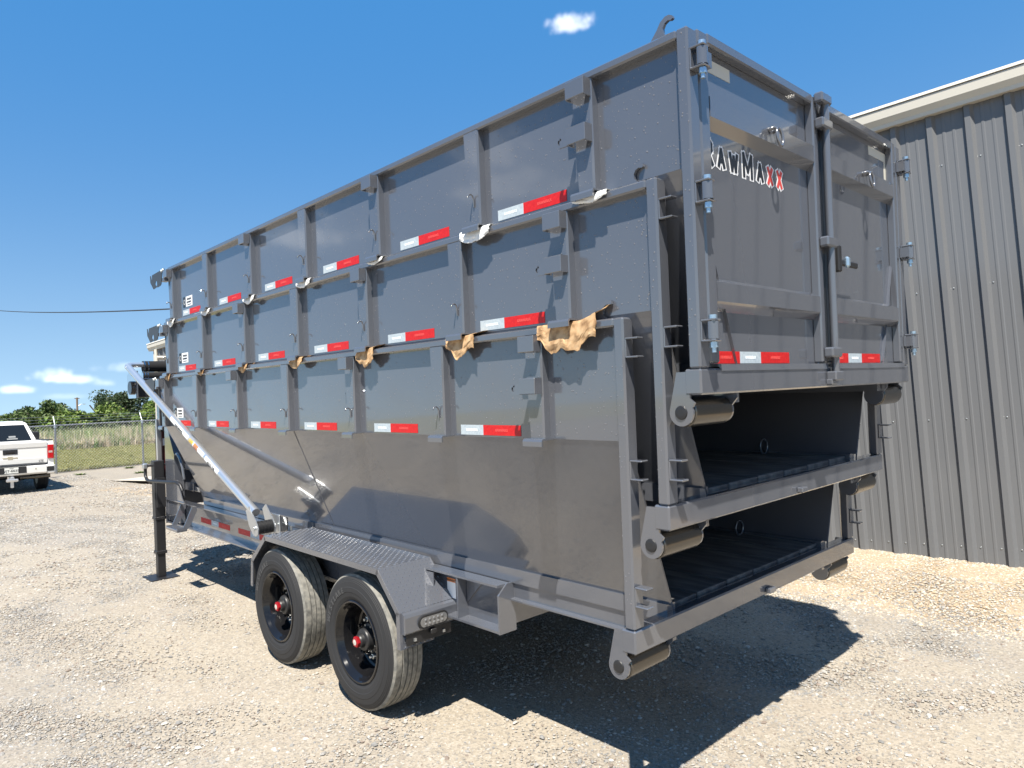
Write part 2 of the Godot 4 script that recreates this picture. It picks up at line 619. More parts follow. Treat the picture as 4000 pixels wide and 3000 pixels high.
func sheet(xs: PackedFloat32Array, zs: PackedFloat32Array, height: Callable, tint: Callable) -> ArrayMesh:
	var v := PackedVector3Array(); var n := PackedVector3Array(); var c := PackedColorArray(); var ix := PackedInt32Array()
	var nz := zs.size()
	for x in xs:
		for z in zs:
			v.append(Vector3(x, height.call(x, z), z))
			c.append(tint.call(x, z))
	for i in xs.size():
		for j in nz:
			var a := v[max(i - 1, 0) * nz + j]; var b := v[min(i + 1, xs.size() - 1) * nz + j]
			var d := v[i * nz + max(j - 1, 0)]; var e := v[i * nz + min(j + 1, nz - 1)]
			var m := (e - d).cross(b - a).normalized()
			n.append(m if m.y > 0 else -m)
	for i in xs.size() - 1:
		for j in nz - 1:
			var a := i * nz + j
			ix.append_array(PackedInt32Array([a, a + nz, a + 1, a + 1, a + nz, a + nz + 1]))
	var arr := []
	arr.resize(Mesh.ARRAY_MAX)
	arr[Mesh.ARRAY_VERTEX] = v; arr[Mesh.ARRAY_NORMAL] = n; arr[Mesh.ARRAY_COLOR] = c; arr[Mesh.ARRAY_INDEX] = ix
	var m := ArrayMesh.new()
	m.add_surface_from_arrays(Mesh.PRIMITIVE_TRIANGLES, arr)
	return m

var macro := FastNoiseLite.new()
func lot_kind(x: float, z: float) -> float:     # -1 fine sand ... +1 loose grey gravel
	return macro.get_noise_2d(x * 0.55, z) * 1.5 + macro.get_noise_2d(x * 3.0 + 40.0, z * 3.4) * 0.7

func build_ground() -> void:
	macro.seed = 14
	macro.frequency = 0.28
	macro.fractal_octaves = 3
	var bump := FastNoiseLite.new()
	bump.seed = 4
	bump.frequency = 1.1
	bump.fractal_octaves = 4
	var xs := axis_steps([[-900.0, 120.0], [-180.0, 20.0], [-60.0, 4.0], [-28.0, 0.5], [-10.0, 0.12], [3.0, 1.0], [12.0, 8.0], [60.0, 0]])
	var zs := axis_steps([[-500.0, 60.0], [-80.0, 10.0], [-20.0, 1.5], [-8.0, 0.12], [3.0, 0.6], [12.0, 4.0], [40.0, 60.0], [500.0, 0]])
	var hf := func(x: float, z: float) -> float:
		var near: float = 1.0 if x > -28.0 and z > -12.0 and z < 12.0 else 0.0
		return ground_y(x, z) + near * 0.012 * bump.get_noise_2d(x, z)
	var tf := func(x: float, z: float) -> Color:
		var k := lot_kind(x, z)
		var warm := Color(0.54, 0.55, 0.575)
		var grey := Color(0.46, 0.48, 0.525)
		var col := warm.lerp(grey, clamp(k * 0.9 + 0.32, 0.0, 1.0))
		if x < -13.0:
			col = col.lerp(Color(0.45, 0.46, 0.48), 0.5)
		if wall_dist(x, z) < 1.3 and x > -20.0:
			col = col.lerp(Color(0.60, 0.54, 0.47), 0.8)
		return col
	var g := part(self, "ground", sheet(xs, zs, hf, tf), M.gravel_ground)
	tag(g, "", "", "", "structure")
	# grass beyond the fence
	var lx := axis_steps([[-900.0, 120.0], [-180.0, 20.0], [-60.0, 3.0], [-27.6, 0]])
	var lz := axis_steps([[-500.0, 60.0], [-80.0, 8.0], [40.0, 60.0], [500.0, 0]])
	var lf := func(x: float, z: float) -> float:
		return ground_y(x, z) + 0.02
	var lt := func(_x: float, _z: float) -> Color:
		return Color(1, 1, 1)
	var lawn := part(self, "lawn", sheet(lx, lz, lf, lt), M.lawn)
	tag(lawn, "", "", "", "structure")
	# concrete apron at the far corner of the shop
	var sl := MB.new()
	var top := []
	for p in [[-16.2, -3.9], [-22.6, -3.5], [-23.0, -7.5], [-16.4, -7.5]]:
		top.append(Vector3(p[0], ground_y(p[0], p[1]) + 0.012, p[1]))
	var low := []
	for t in top: low.append(t - Vector3(0, 0.15, 0))
	low.reverse(); top.reverse()
	var lo2 := low.duplicate(); lo2.reverse()
	sl.loft(lo2, top)
	tag(part(self, "concrete_apron", sl.mesh(), M.concrete), "", "", "", "structure")

func stone_mesh(s: int) -> ArrayMesh:
	var r := RandomNumberGenerator.new()
	r.seed = s
	var m := MB.new()
	m.use_col = true
	var top := []; var mid := []; var k := 6
	for i in k:
		var a := TAU * i / k + r.randf_range(-0.2, 0.2)
		var d := r.randf_range(0.75, 1.1)
		mid.append(Vector3(cos(a) * d, r.randf_range(-0.05, 0.15), sin(a) * d * 0.85))
		top.append(Vector3(cos(a) * d * 0.6, r.randf_range(0.45, 0.62), sin(a) * d * 0.52))
	var apex := Vector3(r.randf_range(-0.1, 0.1), 0.66, r.randf_range(-0.1, 0.1))
	var bot := Vector3(0, -0.5, 0)
	for i in k:
		var j := (i + 1) % k
		m.quad(mid[j], mid[i], top[i], top[j])
		m.tri(top[j], top[i], apex)
		m.tri(mid[i], mid[j], bot)
	return m.mesh()

func build_gravel() -> void:
	var r := RandomNumberGenerator.new()
	r.seed = 99
	var tones := [Color(0.62, 0.53, 0.40), Color(0.70, 0.62, 0.49), Color(0.52, 0.43, 0.31), Color(0.36, 0.36, 0.36), Color(0.27, 0.29, 0.31), Color(0.44, 0.43, 0.41), Color(0.78, 0.72, 0.62), Color(0.34, 0.20, 0.12), Color(0.58, 0.47, 0.33), Color(0.82, 0.79, 0.73)]
	# x0, x1, z0, z1, per square metre, smallest, largest
	var zones := [[-6.5, 2.0, -4.6, 2.2, 5200.0, 0.003, 0.010], [-6.5, 2.0, -4.6, 2.2, 170.0, 0.011, 0.020], [-14.0, -6.5, -5.5, 2.5, 1150.0, 0.007, 0.018], [-26.0, -14.0, -5.0, 4.5, 380.0, 0.012, 0.026]]
	var buf := PackedFloat32Array()
	var put := func(x: float, z: float, s: float, col: Color) -> PackedFloat32Array:
		var a := r.randf() * TAU
		var b := Basis(Vector3(0, 1, 0), a) * Basis(Vector3(1, 0, 0), r.randf_range(-0.35, 0.35))
		b = b.scaled_local(Vector3(s * r.randf_range(0.9, 1.5), s * r.randf_range(0.7, 1.1), s))
		var y := ground_y(x, z) + s * 0.10
		return PackedFloat32Array([b.x.x, b.y.x, b.z.x, x, b.x.y, b.y.y, b.z.y, y, b.x.z, b.y.z, b.z.z, z, col.r, col.g, col.b, 1.0])
	for zn in zones:
		var area: float = (zn[1] - zn[0]) * (zn[3] - zn[2])
		for i in int(area * zn[4]):
			var x := r.randf_range(zn[0], zn[1]); var z := r.randf_range(zn[2], zn[3])
			if wall_dist(x, z) < 0.0: continue
			var k := lot_kind(x, z)
			if r.randf() > clamp(0.62 + k * 0.8, 0.22, 1.0): continue
			var s: float = lerp(zn[5], zn[6], pow(r.randf(), 2.2))
			var ti := r.randi() % 10
			if k > 0.1 and r.randf() < 0.35: ti = 3 + r.randi() % 3
			var c: Color = tones[ti]
			c = c.lerp(gr(c.get_luminance()), 0.35).lerp(Color(0.56, 0.51, 0.44), 0.35) * r.randf_range(0.48, 0.66)
			buf.append_array(put.call(x, z, s, c))
	# coarser clean stone of the bank along the wall
	for i in 42000:
		var x := r.randf_range(-9.0, 1.6); var dw := 1.5 * pow(r.randf(), 1.3)
		var z: float = -5.05 - 0.066 * (x + 0.5) + dw
		var c: Color = [Color(0.80, 0.68, 0.50), Color(0.86, 0.76, 0.60), Color(0.70, 0.53, 0.34), Color(0.62, 0.56, 0.48), Color(0.90, 0.84, 0.74)][r.randi() % 5]
		buf.append_array(put.call(x, z, r.randf_range(0.005, 0.012), c * r.randf_range(0.45, 0.62)))
	var mm := MultiMesh.new()
	mm.transform_format = MultiMesh.TRANSFORM_3D
	mm.use_colors = true
	mm.mesh = stone_mesh(1)
	mm.instance_count = buf.size() / 16
	mm.buffer = buf
	var o := MultiMeshInstance3D.new()
	o.name = "gravel"
	o.multimesh = mm
	o.material_override = M.stone
	add_child(o, true)
	tag(o, "tan and grey crushed stone scattered over the lot", "gravel", "", "stuff")

# ---------------------------------------------------------------- metal shop building
func build_shop() -> void:
	var e := Vector3(0.9978, 0, -0.066)
	var nn := Vector3(0.066, 0, 0.9978)
	var at := Transform3D(Basis(e, Vector3.UP, nn), Vector3(-0.5, 0, -5.05))
	var b := thing("shop_building", at, "long grey ribbed metal shop building with cream eave trim", "building")
	var s0 := -18.5
	var s1 := 9.0
	var top := 4.44
	part(b, "wall", bx(Vector3(s0, -0.3, -9.0), Vector3(s1, top - 0.02, -0.004)), M.shop_panel)
	# one ribbed sheet, 0.914 m wide: three high ribs with two low ones between
	var prof := []
	for k in 3:
		var x := k * 0.3048
		prof.append_array([[x, 0.0], [x + 0.016, 0.036], [x + 0.060, 0.036], [x + 0.086, 0.0],
			[x + 0.128, 0.0], [x + 0.136, 0.004], [x + 0.152, 0.004], [x + 0.160, 0.0],
			[x + 0.208, 0.0], [x + 0.216, 0.004], [x + 0.232, 0.004], [x + 0.240, 0.0]])
	prof.append([0.9144, 0.0])
	var pm := MB.new()
	for i in prof.size() - 1:
		var p: Array = prof[i]; var q: Array = prof[i + 1]
		pm.quad(Vector3(p[0], 0, p[1]), Vector3(q[0], 0, q[1]), Vector3(q[0], top, q[1]), Vector3(p[0], top, p[1]))
	var pmesh := pm.mesh()
	var x := 0.085 - 0.9144 * 20
	while x < s1 - 0.9:
		part(b, "wall_panel", pmesh, M.shop_panel, sh(x, 0.0, 0.0))
		x += 0.9144
	var sc := MB.new()
	var xx := 0.085 - 0.9144 * 20
	while xx < s1:
		for y in [0.39, 1.55, 2.75, 3.9]:
			for d in ([-0.035, 0.115] if y < 1.0 else [0.104]):
				if y < 1.0 and ground_over(xx + d, at) > y: continue
				sc.xf = sh(xx + d, y, 0.0)
				sc.lathe([Vector2(0.0, 0.007), Vector2(0.005, 0.005), Vector2(0.008, 0.0)], 6)
		xx += 0.3048
	var scr := part(b, "screws", sc.mesh(), M.bolt)
	scr.set_meta("kind", "stuff")
	# eave trim, gutter shape
	part(b, "eave_trim", pris(zy([[0.0, top - 0.06], [0.085, top - 0.065], [0.09, top - 0.03], [0.125, top + 0.02], [0.13, top + 0.105], [0.0, top + 0.115]]), s0 - 0.25, s1, "zy"), M.shop_trim)
	var rf := MB.new()
	rf.loft([Vector3(s0 - 0.25, top + 0.115, 0.14), Vector3(s0 - 0.25, top + 0.6, -9.2), Vector3(s1, top + 0.6, -9.2), Vector3(s1, top + 0.115, 0.14)],
		[Vector3(s0 - 0.25, top + 0.14, 0.14), Vector3(s0 - 0.25, top + 0.64, -9.2), Vector3(s1, top + 0.64, -9.2), Vector3(s1, top + 0.14, 0.14)])
	part(b, "roof", rf.mesh(), M.shop_white)
	part(b, "corner_trim", bx(Vector3(s0 - 0.06, -0.3, -0.1), Vector3(s0 + 0.13, top - 0.07, 0.036), 0.006), M.shop_trim)
	part(b, "downspout", rod([Vector3(s0 + 0.30, top - 0.07, 0.10), Vector3(s0 + 0.30, top - 0.3, 0.09), Vector3(s0 + 0.30, 0.7, 0.09)], 0.045, 8), M.shop_trim)
	part(b, "vent_pipe", rod([Vector3(s0 + 0.75, top - 0.35, 0.0), Vector3(s0 + 0.75, top - 0.35, 0.25)], 0.05, 10), M.shop_trim)

func ground_over(s: float, at: Transform3D) -> float:
	var p := at * Vector3(s, 0, 0)
	return ground_y(p.x, p.z)

# ---------------------------------------------------------------- fence
func build_fence() -> void:
	var fx := -27.0
	var f := thing("chain_link_fence", Transform3D(Basis(), Vector3(fx, 0, -2.85)), "galvanized chain-link fence with angled barbed-wire arms beyond the lot", "fence")
	var h := 1.69
	var spots := []
	for k in range(-3, 5):
		spots.append(-2.79 * k)
	var base := func(z: float) -> float: return ground_y(fx, z - 2.85)
	for z in spots:
		var y: float = base.call(z)
		var p := part(f, "post", rod([Vector3(0, y - 0.2, z), Vector3(0, y + h + 0.01, z)], 0.036, 10), M.fence_steel)
		part(p, "barb_arm", rod([Vector3(0, y + h, z), Vector3(-0.24, y + h + 0.30, z)], 0.018, 6), M.galv)
		part(p, "rail_clamp", rod([Vector3(0, y + h - 0.10, z), Vector3(0, y + h + 0.02, z)], 0.043, 10), M.galv)
	var z0: float = spots[0]
	var z1: float = spots[spots.size() - 1]
	var rail := []
	for z in spots: rail.append(Vector3(0, base.call(z) + h - 0.02, z))
	part(f, "top_rail", rod(rail, 0.024, 8), M.fence_steel)
	for q in 3:
		var w := []
		var t := (q + 1) / 3.0
		for z in spots: w.append(Vector3(-0.24 * t, base.call(z) + h + 0.30 * t, z))
		part(f, "barbed_wire", rod(w, 0.0035, 4), M.galv)
	var m := MB.new()
	var pitch := 0.10
	var k := int((z0 - z1 + h) / pitch) + 2
	for i in k:
		for s in [-1.0, 1.0]:
			# a wire that climbs at 45 degrees through the panel
			var za: float = z1 - (h if s > 0 else 0.0) + i * pitch
			var a := Vector2(za, 0.0); var b := Vector2(za + h * s, h)
			if s < 0: a.x += h * 0.0; b.x = za - h
			var t0 := 0.0; var t1 := 1.0
			var lo: float = min(a.x, b.x); var hi: float = max(a.x, b.x)
			if hi < z1 or lo > z0: continue
			if a.x < z1: t0 = (z1 - a.x) / (b.x - a.x)
			if a.x > z0: t0 = (z0 - a.x) / (b.x - a.x)
			if b.x < z1: t1 = (z1 - a.x) / (b.x - a.x)
			if b.x > z0: t1 = (z0 - a.x) / (b.x - a.x)
			var p := a.lerp(b, t0); var q := a.lerp(b, t1)
			m.tube([Vector3(0.03 + s * 0.002, base.call(p.x) + 0.02 + p.y, p.x), Vector3(0.03 + s * 0.002, base.call(q.x) + 0.02 + q.y, q.x)], 0.0030, 3, false)
	part(f, "wire_mesh", m.mesh(), M.galv)

# ---------------------------------------------------------------- vegetation
func blade_tuft(s: int, blades: int, spread: float, lean: float) -> ArrayMesh:
	var r := RandomNumberGenerator.new()
	r.seed = s
	var m := MB.new()
	m.use_col = true
	for i in blades:
		var a := r.randf() * TAU
		var o := Vector3(cos(a), 0, sin(a)) * r.randf() * spread
		var d := Vector3(cos(a + r.randf_range(-1, 1)), 0, sin(a + r.randf_range(-1, 1))) * lean * r.randf()
		var h := r.randf_range(0.5, 1.0)
		var sd := Vector3(-d.z, 0, d.x).normalized() * 0.022
		var mid := o + d * 0.35 + Vector3(0, h * 0.6, 0)
		var tip := o + d + Vector3(0, h, 0)
		var v := r.randf_range(0.75, 1.2)
		m.col = Color(v, v, v)
		m.quad(o - sd, o + sd, mid + sd * 0.8, mid - sd * 0.8)
		m.tri(mid - sd * 0.8, mid + sd * 0.8, tip)
	return m.mesh()

func scatter(called: String, mesh: Mesh, buf: PackedFloat32Array, mat: Material, label: String, category: String) -> void:
	var mm := MultiMesh.new()
	mm.transform_format = MultiMesh.TRANSFORM_3D
	mm.use_colors = true
	mm.mesh = mesh
	mm.instance_count = buf.size() / 16
	mm.buffer = buf
	var o := MultiMeshInstance3D.new()
	o.name = called
	o.multimesh = mm
	o.material_override = mat
	add_child(o, true)
	tag(o, label, category, "", "stuff")

func inst(p: Vector3, s: Vector3, turn: float, c: Color) -> PackedFloat32Array:
	var b := Basis(Vector3.UP, turn).scaled_local(s)
	return PackedFloat32Array([b.x.x, b.y.x, b.z.x, p.x, b.x.y, b.y.y, b.z.y, p.y, b.x.z, b.y.z, b.z.z, p.z, c.r, c.g, c.b, 1.0])

func tree(called: String, x: float, z: float, top: float, wide: float, tone: Color, label: String, s: int, leaves: int, low := 0.25, group := "trees and bushes behind the field") -> void:
	var r := RandomNumberGenerator.new()
	r.seed = s
	var y0 := ground_y(x, z)
	var h := top - y0
	var t := thing(called, Transform3D(Basis(), Vector3(x, y0, z)), label, "bush" if called.ends_with("bush") else "tree", group)
	var tm := MB.new()
	tm.tube([Vector3(0, -0.2, 0), Vector3(0.05, h * 0.3, 0.03), Vector3(-0.03, h * 0.6, 0.0)], 0.03 * h, 7)
	for i in 5:
		var a := TAU * i / 5.0 + r.randf()
		var q := Vector3(0, h * r.randf_range(0.2, 0.45), 0)
		tm.tube([q, q + Vector3(cos(a) * wide * 0.25, h * 0.16, sin(a) * wide * 0.25), q + Vector3(cos(a) * wide * 0.38, h * 0.34, sin(a) * wide * 0.38)], 0.012 * h, 5)
	part(t, "trunk", tm.mesh(), M.bark)
	var lumps := []
	for i in 26:
		var a := r.randf() * TAU
		var hh := r.randf_range(low, 0.90)
		var env: float = sqrt(max(0.05, 1.0 - pow((hh - 0.48) / 0.56, 2.0)))
		var rad := sqrt(r.randf()) * env * 0.40
		lumps.append([Vector3(cos(a) * rad * wide, hh * h, sin(a) * rad * wide), r.randf_range(0.10, 0.19) * min(wide, h)])
	var m := MB.new()
	m.use_col = true
	for i in leaves:
		var l: Array = lumps[r.randi() % lumps.size()]
		var d := Vector3(r.randfn(), r.randfn(), r.randfn()).normalized()
		var p: Vector3 = l[0] + d * l[1] * pow(r.randf(), 0.4) * Vector3(1.25, 0.9, 1.25)
		p.y = min(p.y, h)
		var u := Vector3(r.randfn(), r.randfn(), r.randfn()).normalized()
		var w := u.cross(Vector3(r.randfn(), r.randfn(), r.randfn())).normalized()
		var sz := r.randf_range(0.07, 0.16)
		var v := r.randf_range(0.65, 1.35)
		m.col = Color(tone.r * v * r.randf_range(0.85, 1.2), tone.g * v, tone.b * v)
		m.quad(p - u * sz, p - w * sz * 0.5, p + u * sz, p + w * sz * 0.5)
	part(t, "crown", m.mesh(), M.leaf)

func build_plants() -> void:
	var dark := Color(0.038, 0.062, 0.022)
	var mid := Color(0.075, 0.115, 0.028)
	var bright := Color(0.13, 0.19, 0.035)
	var list := [
		["tree", -66.0, -4.4, 5.0, 4.2, mid], ["tree", -60.0, -5.7, 4.75, 3.0, mid], ["tree", -66.0, -7.7, 5.55, 2.6, dark],
		["tree", -61.0, -8.5, 5.65, 3.6, mid], ["tree", -68.0, -9.9, 6.05, 3.2, dark], ["bush", -56.0, -8.4, 4.55, 2.6, bright],
		["bush", -57.0, -9.7, 4.75, 2.4, bright], ["tree", -70.0, -11.9, 5.55, 3.4, dark], ["bush", -58.0, -10.9, 4.35, 2.6, mid],
		["tree", -61.0, -12.3, 5.75, 3.4, bright], ["tree", -66.0, -14.0, 6.75, 4.2, dark], ["tree", -66.0, -15.8, 6.6, 4.0, dark],
		["bush", -57.0, -13.0, 4.3, 2.6, mid], ["bush", -55.0, -13.9, 4.75, 2.4, bright], ["tree", -60.0, -16.0, 5.4, 3.2, bright],
		["tree", -66.0, -18.4, 6.2, 4.0, mid], ["tree", -62.0, -20.5, 5.8, 4.0, mid], ["tree", -64.0, -1.2, 5.6, 4.0, dark],
		["tree", -62.0, 2.2, 5.4, 4.2, mid], ["bush", -56.0, -5.6, 4.0, 2.6, mid], ["bush", -48.5, -12.7, 3.35, 1.6, mid], ["bush", -46.0, -6.3, 2.9, 1.2, dark]]
	var words_ := ["low spreading tree with dull green leaves past the truck's cab", "small mid-green tree over the white truck's cab roof", "narrow dark round-topped tree rising behind paler trees",
		"broad mid-green tree left of the utility pole", "tall dark tree directly behind the broad mid-green tree", "bright yellow-green bush in front of the dark trees",
		"bright leafy bush beside the foot of the utility pole", "dark tree behind the utility pole with lamp", "dull green bush under the utility pole",
		"bright green round tree in front of the tallest dark crowns", "tallest dark oak-like tree, its crown against the sky", "dark tree joined to the tallest dark crown, nearer the shop",
		"dull green bush below the bright round tree", "bright loose bush by the second fence post", "bright green tree partly hidden by the shop's corner",
		"tree standing behind the shop's corner", "tree farthest behind the shop's corner", "dark tree past the truck's left side", "mid-green tree farthest past the truck's left side",
		"low dull bush at the field's edge behind the truck", "small green shrub standing in the tall weeds by the second fence post", "small dark shrub in the tall weeds by the first fence post"]
	for i in list.size():
		var a: Array = list[i]
		tree("leafy_" + a[0], a[1], a[2], a[3], a[4], a[5], words_[i], 200 + i, 5200 if a[0] == "tree" else 3400, 0.25 if a[0] == "tree" else 0.08)
	var r := RandomNumberGenerator.new()
	r.seed = 5
	var buf := PackedFloat32Array()
	for i in 15000:
		var x := r.randf_range(-57.0, -39.3); var z := r.randf_range(-24.0, 4.0)
		var front: float = smoothstep(-43.0, -39.3, x)
		var h: float = lerp(r.randf_range(0.7, 1.35), r.randf_range(0.25, 0.7), front * 0.8)
		var c := Color(0.27, 0.30, 0.11).lerp(Color(0.42, 0.41, 0.22), r.randf())
		if r.randf() < 0.25 + 0.35 * front: c = Color(0.55, 0.45, 0.33)
		if r.randf() < 0.15: c = Color(0.15, 0.24, 0.06)
		buf.append_array(inst(Vector3(x, ground_y(x, z), z), Vector3(0.9, h, 0.9), r.randf() * TAU, c))
	scatter("tall_weeds", blade_tuft(3, 16, 0.28, 0.25), buf, M.leaf, "tall pale-green weeds with dry stalks covering the field", "weeds")
	var b2 := PackedFloat32Array()
	for i in 26000:
		var x := r.randf_range(-40.0, -27.3); var z := r.randf_range(-16.0, 3.0)
		var c := Color(0.24, 0.26, 0.07).lerp(Color(0.42, 0.37, 0.15), r.randf())
		b2.append_array(inst(Vector3(x, ground_y(x, z) + 0.02, z), Vector3(0.35, r.randf_range(0.06, 0.14), 0.35), r.randf() * TAU, c))
	scatter("mown_grass", blade_tuft(8, 14, 0.5, 0.5), b2, M.leaf, "short mown yellow-green grass between fence and tall weeds", "grass")
	var k := 0
	for p in [[-25.6, -3.3], [-24.2, -4.75], [-26.4, -5.0]]:
		var m := MB.new()
		m.use_col = true
		var q := RandomNumberGenerator.new()
		q.seed = 70 + k
		for i in 46:
			var a := q.randf() * TAU
			var o := Vector3(cos(a), 0, sin(a)) * 0.06
			var tip := o * q.randf_range(1.5, 5.0) + Vector3(0, q.randf_range(0.02, 0.08), 0)
			var s := Vector3(-sin(a), 0, cos(a)) * 0.035
			var v := q.randf_range(0.8, 1.2)
			m.col = Color(0.11 * v, 0.17 * v, 0.03 * v)
			m.tri(o - s, o + s, tip)
		var g := part(self, "weed_tuft", m.mesh(), M.leaf, sh(p[0], ground_y(p[0], p[1]), p[1]))
		tag(g, ["low weed tuft in gravel between truck and second fence post", "low weed tuft at the edge of the concrete apron", "low weed tuft at the foot of the second fence post"][k], "weed", "weed tufts along the fence")
		k += 1

# ---------------------------------------------------------------- poles and wires
func build_utilities() -> void:
	var p := thing("utility_pole", sh(-80.0, ground_y(-80.0, -14.3), -14.3), "distant brown utility pole with a street lamp above the trees", "pole")
	var y0 := ground_y(-80.0, -14.3)
	part(p, "pole_shaft", rod([Vector3(0, -0.3, 0), Vector3(0, 7.0 - y0, 0)], 0.09, 8), M.pole_wood)
	part(p, "crossarm", bx(Vector3(-0.04, 6.87 - y0, -0.22), Vector3(0.04, 6.95 - y0, 0.22)), M.pole_wood)
	var a := part(p, "lamp_arm", rod([Vector3(0, 6.1 - y0, 0), Vector3(0.1, 6.3 - y0, -0.3), Vector3(0.1, 6.33 - y0, -0.5)], 0.02, 6), M.galv)
	part(a, "lamp_head", bx(Vector3(0.04, 6.28 - y0, -0.72), Vector3(0.16, 6.36 - y0, -0.48), 0.02), M.galv)
	var m := thing("service_mast", sh(-17.3, 4.4, -3.95), "thin service mast with cable drop on the shop eave", "mast")
	part(m, "mast_pipe", rod([Vector3(0, 0, 0), Vector3(0, 1.0, 0), Vector3(0.06, 1.08, 0.05)], 0.03, 8), M.galv)
	part(m, "insulator", bx(Vector3(-0.05, 0.82, 0.0), Vector3(0.02, 0.95, 0.1), 0.015), M.black_plastic)
	var start := Vector3(-17.32, 5.28, -3.85)
	var stop := Vector3(-46.7, 10.15, -3.9)
	stop = start + (stop - start) * 1.6
	var path := []
	for i in 41:
		var t := i / 40.0
		path.append(start.lerp(stop, t) - Vector3(0, 0.25 * 4.0 * t * (1.0 - t), 0))
	tag(part(self, "overhead_cable", rod(path, 0.02, 5), M.wire), "black twisted overhead cable running to the shop's service mast", "cable")
	var q := thing("wooden_pole", sh(stop.x, ground_y(stop.x, stop.z), stop.z), "wooden pole carrying the far end of the overhead cable", "pole")
	part(q, "pole_shaft", rod([Vector3(0, -0.3, 0), Vector3(0, stop.y - ground_y(stop.x, stop.z) + 0.3, 0)], 0.15, 8), M.pole_wood)
	part(q, "crossarm", bx(Vector3(-0.06, stop.y - 2.05 - 0.1, -0.6), Vector3(0.06, stop.y - 2.05 + 0.05, 0.6)), M.pole_wood)

# ---------------------------------------------------------------- dumpsters
var cache := {}

func stake_mesh() -> ArrayMesh:
	if not cache.has("stake"):
		var sec := func(w: float, y: float) -> Array:
			return [Vector3(0, y, -0.047), Vector3(0, y, -0.008), Vector3(-0.008, y, 0), Vector3(-w + 0.006, y, 0), Vector3(-w, y, -0.006), Vector3(-w, y, -0.047)]
		var m := MB.new()
		m.loft(sec.call(0.090, 0.871), sec.call(0.112, 1.343))
		cache.stake = m.mesh()
	return cache.stake

func foot_mesh() -> ArrayMesh:
	if not cache.has("foot"):
		var m := MB.new()
		m.prism(zy([[-0.05, 0.863], [-0.05, 0.871], [0.024, 0.871], [0.034, 0.867], [0.038, 0.858], [0.038, 0.836], [0.031, 0.836], [0.031, 0.857], [0.024, 0.863]]), -0.103, 0.02, "zy")
		cache.foot = m.mesh()
	return cache.foot

func bracket_mesh() -> ArrayMesh:
	if not cache.has("bracket"):
		var m := MB.new()
		m.cbox(Vector3(-0.105, -0.037, 0.041), Vector3(-0.001, 0.037, 0.048), 0.003)
		m.box(Vector3(-0.105, -0.037, 0.0), Vector3(-0.099, 0.037, 0.042))
		m.box(Vector3(-0.007, -0.037, 0.0), Vector3(-0.001, 0.037, 0.042))
		cache.bracket = m.mesh()
	return cache.bracket

func arc(cx: float, cy: float, r: float, a0: float, a1: float, k: int) -> Array:
	var o := []
	for i in k + 1:
		var a := deg_to_rad(lerp(a0, a1, float(i) / k))
		o.append([cx + cos(a) * r, cy + sin(a) * r])
	return o

func mirror_z(m: ArrayMesh) -> ArrayMesh:
	var a := m.surface_get_arrays(0)
	var v: PackedVector3Array = a[Mesh.ARRAY_VERTEX]; var n: PackedVector3Array = a[Mesh.ARRAY_NORMAL]
	for i in v.size():
		v[i] = Vector3(v[i].x, v[i].y, -W - v[i].z)
		n[i] = Vector3(n[i].x, n[i].y, -n[i].z)
	for i in range(0, v.size(), 3):
		var t := v[i + 1]; v[i + 1] = v[i + 2]; v[i + 2] = t
		var u := n[i + 1]; n[i + 1] = n[i + 2]; n[i + 2] = u
	a[Mesh.ARRAY_VERTEX] = v; a[Mesh.ARRAY_NORMAL] = n
	var o := ArrayMesh.new()
	o.add_surface_from_arrays(Mesh.PRIMITIVE_TRIANGLES, a)
	return o

func both(parent: Node, called: String, m: ArrayMesh, mat: Material) -> void:
	part(parent, called, m, mat)
	if not cache.has(m): cache[m] = mirror_z(m)
	part(parent, called, cache[m], mat)

func shared(key: String, make: Callable) -> ArrayMesh:
	if not cache.has(key): cache[key] = make.call()
	return cache[key]

func tape(parent: Node, x: float, y: float, z: float, wide: float, high: float, red: bool, facing_x := false, text := true) -> void:
	# a piece of reflective tape, x is its left edge as seen from the side it faces
	var o: MeshInstance3D
	var mat: Material = M.tape_red if red else M.tape_white
	var ink: Material = M.tape_print_red if red else M.tape_print_white
	if facing_x:
		o = part(parent, "reflective_tape", bx(Vector3(0, 0, -wide), Vector3(0.0015, high, 0)), mat, sh(x, y, z))
		if text:
			words(o, "lettering", "RAWMAXX", high * 0.26, ink, Transform3D(Basis(Vector3.UP, PI / 2), Vector3(0.0018, high * 0.5, -wide * 0.5)))
	else:
		o = part(parent, "reflective_tape", bx(Vector3(0, 0, 0), Vector3(wide, high, 0.0015)), mat, sh(x, y, z))
		if text:
			words(o, "lettering", "RAWMAXX", high * 0.26, ink, sh(wide * 0.5, high * 0.5, 0.0018))

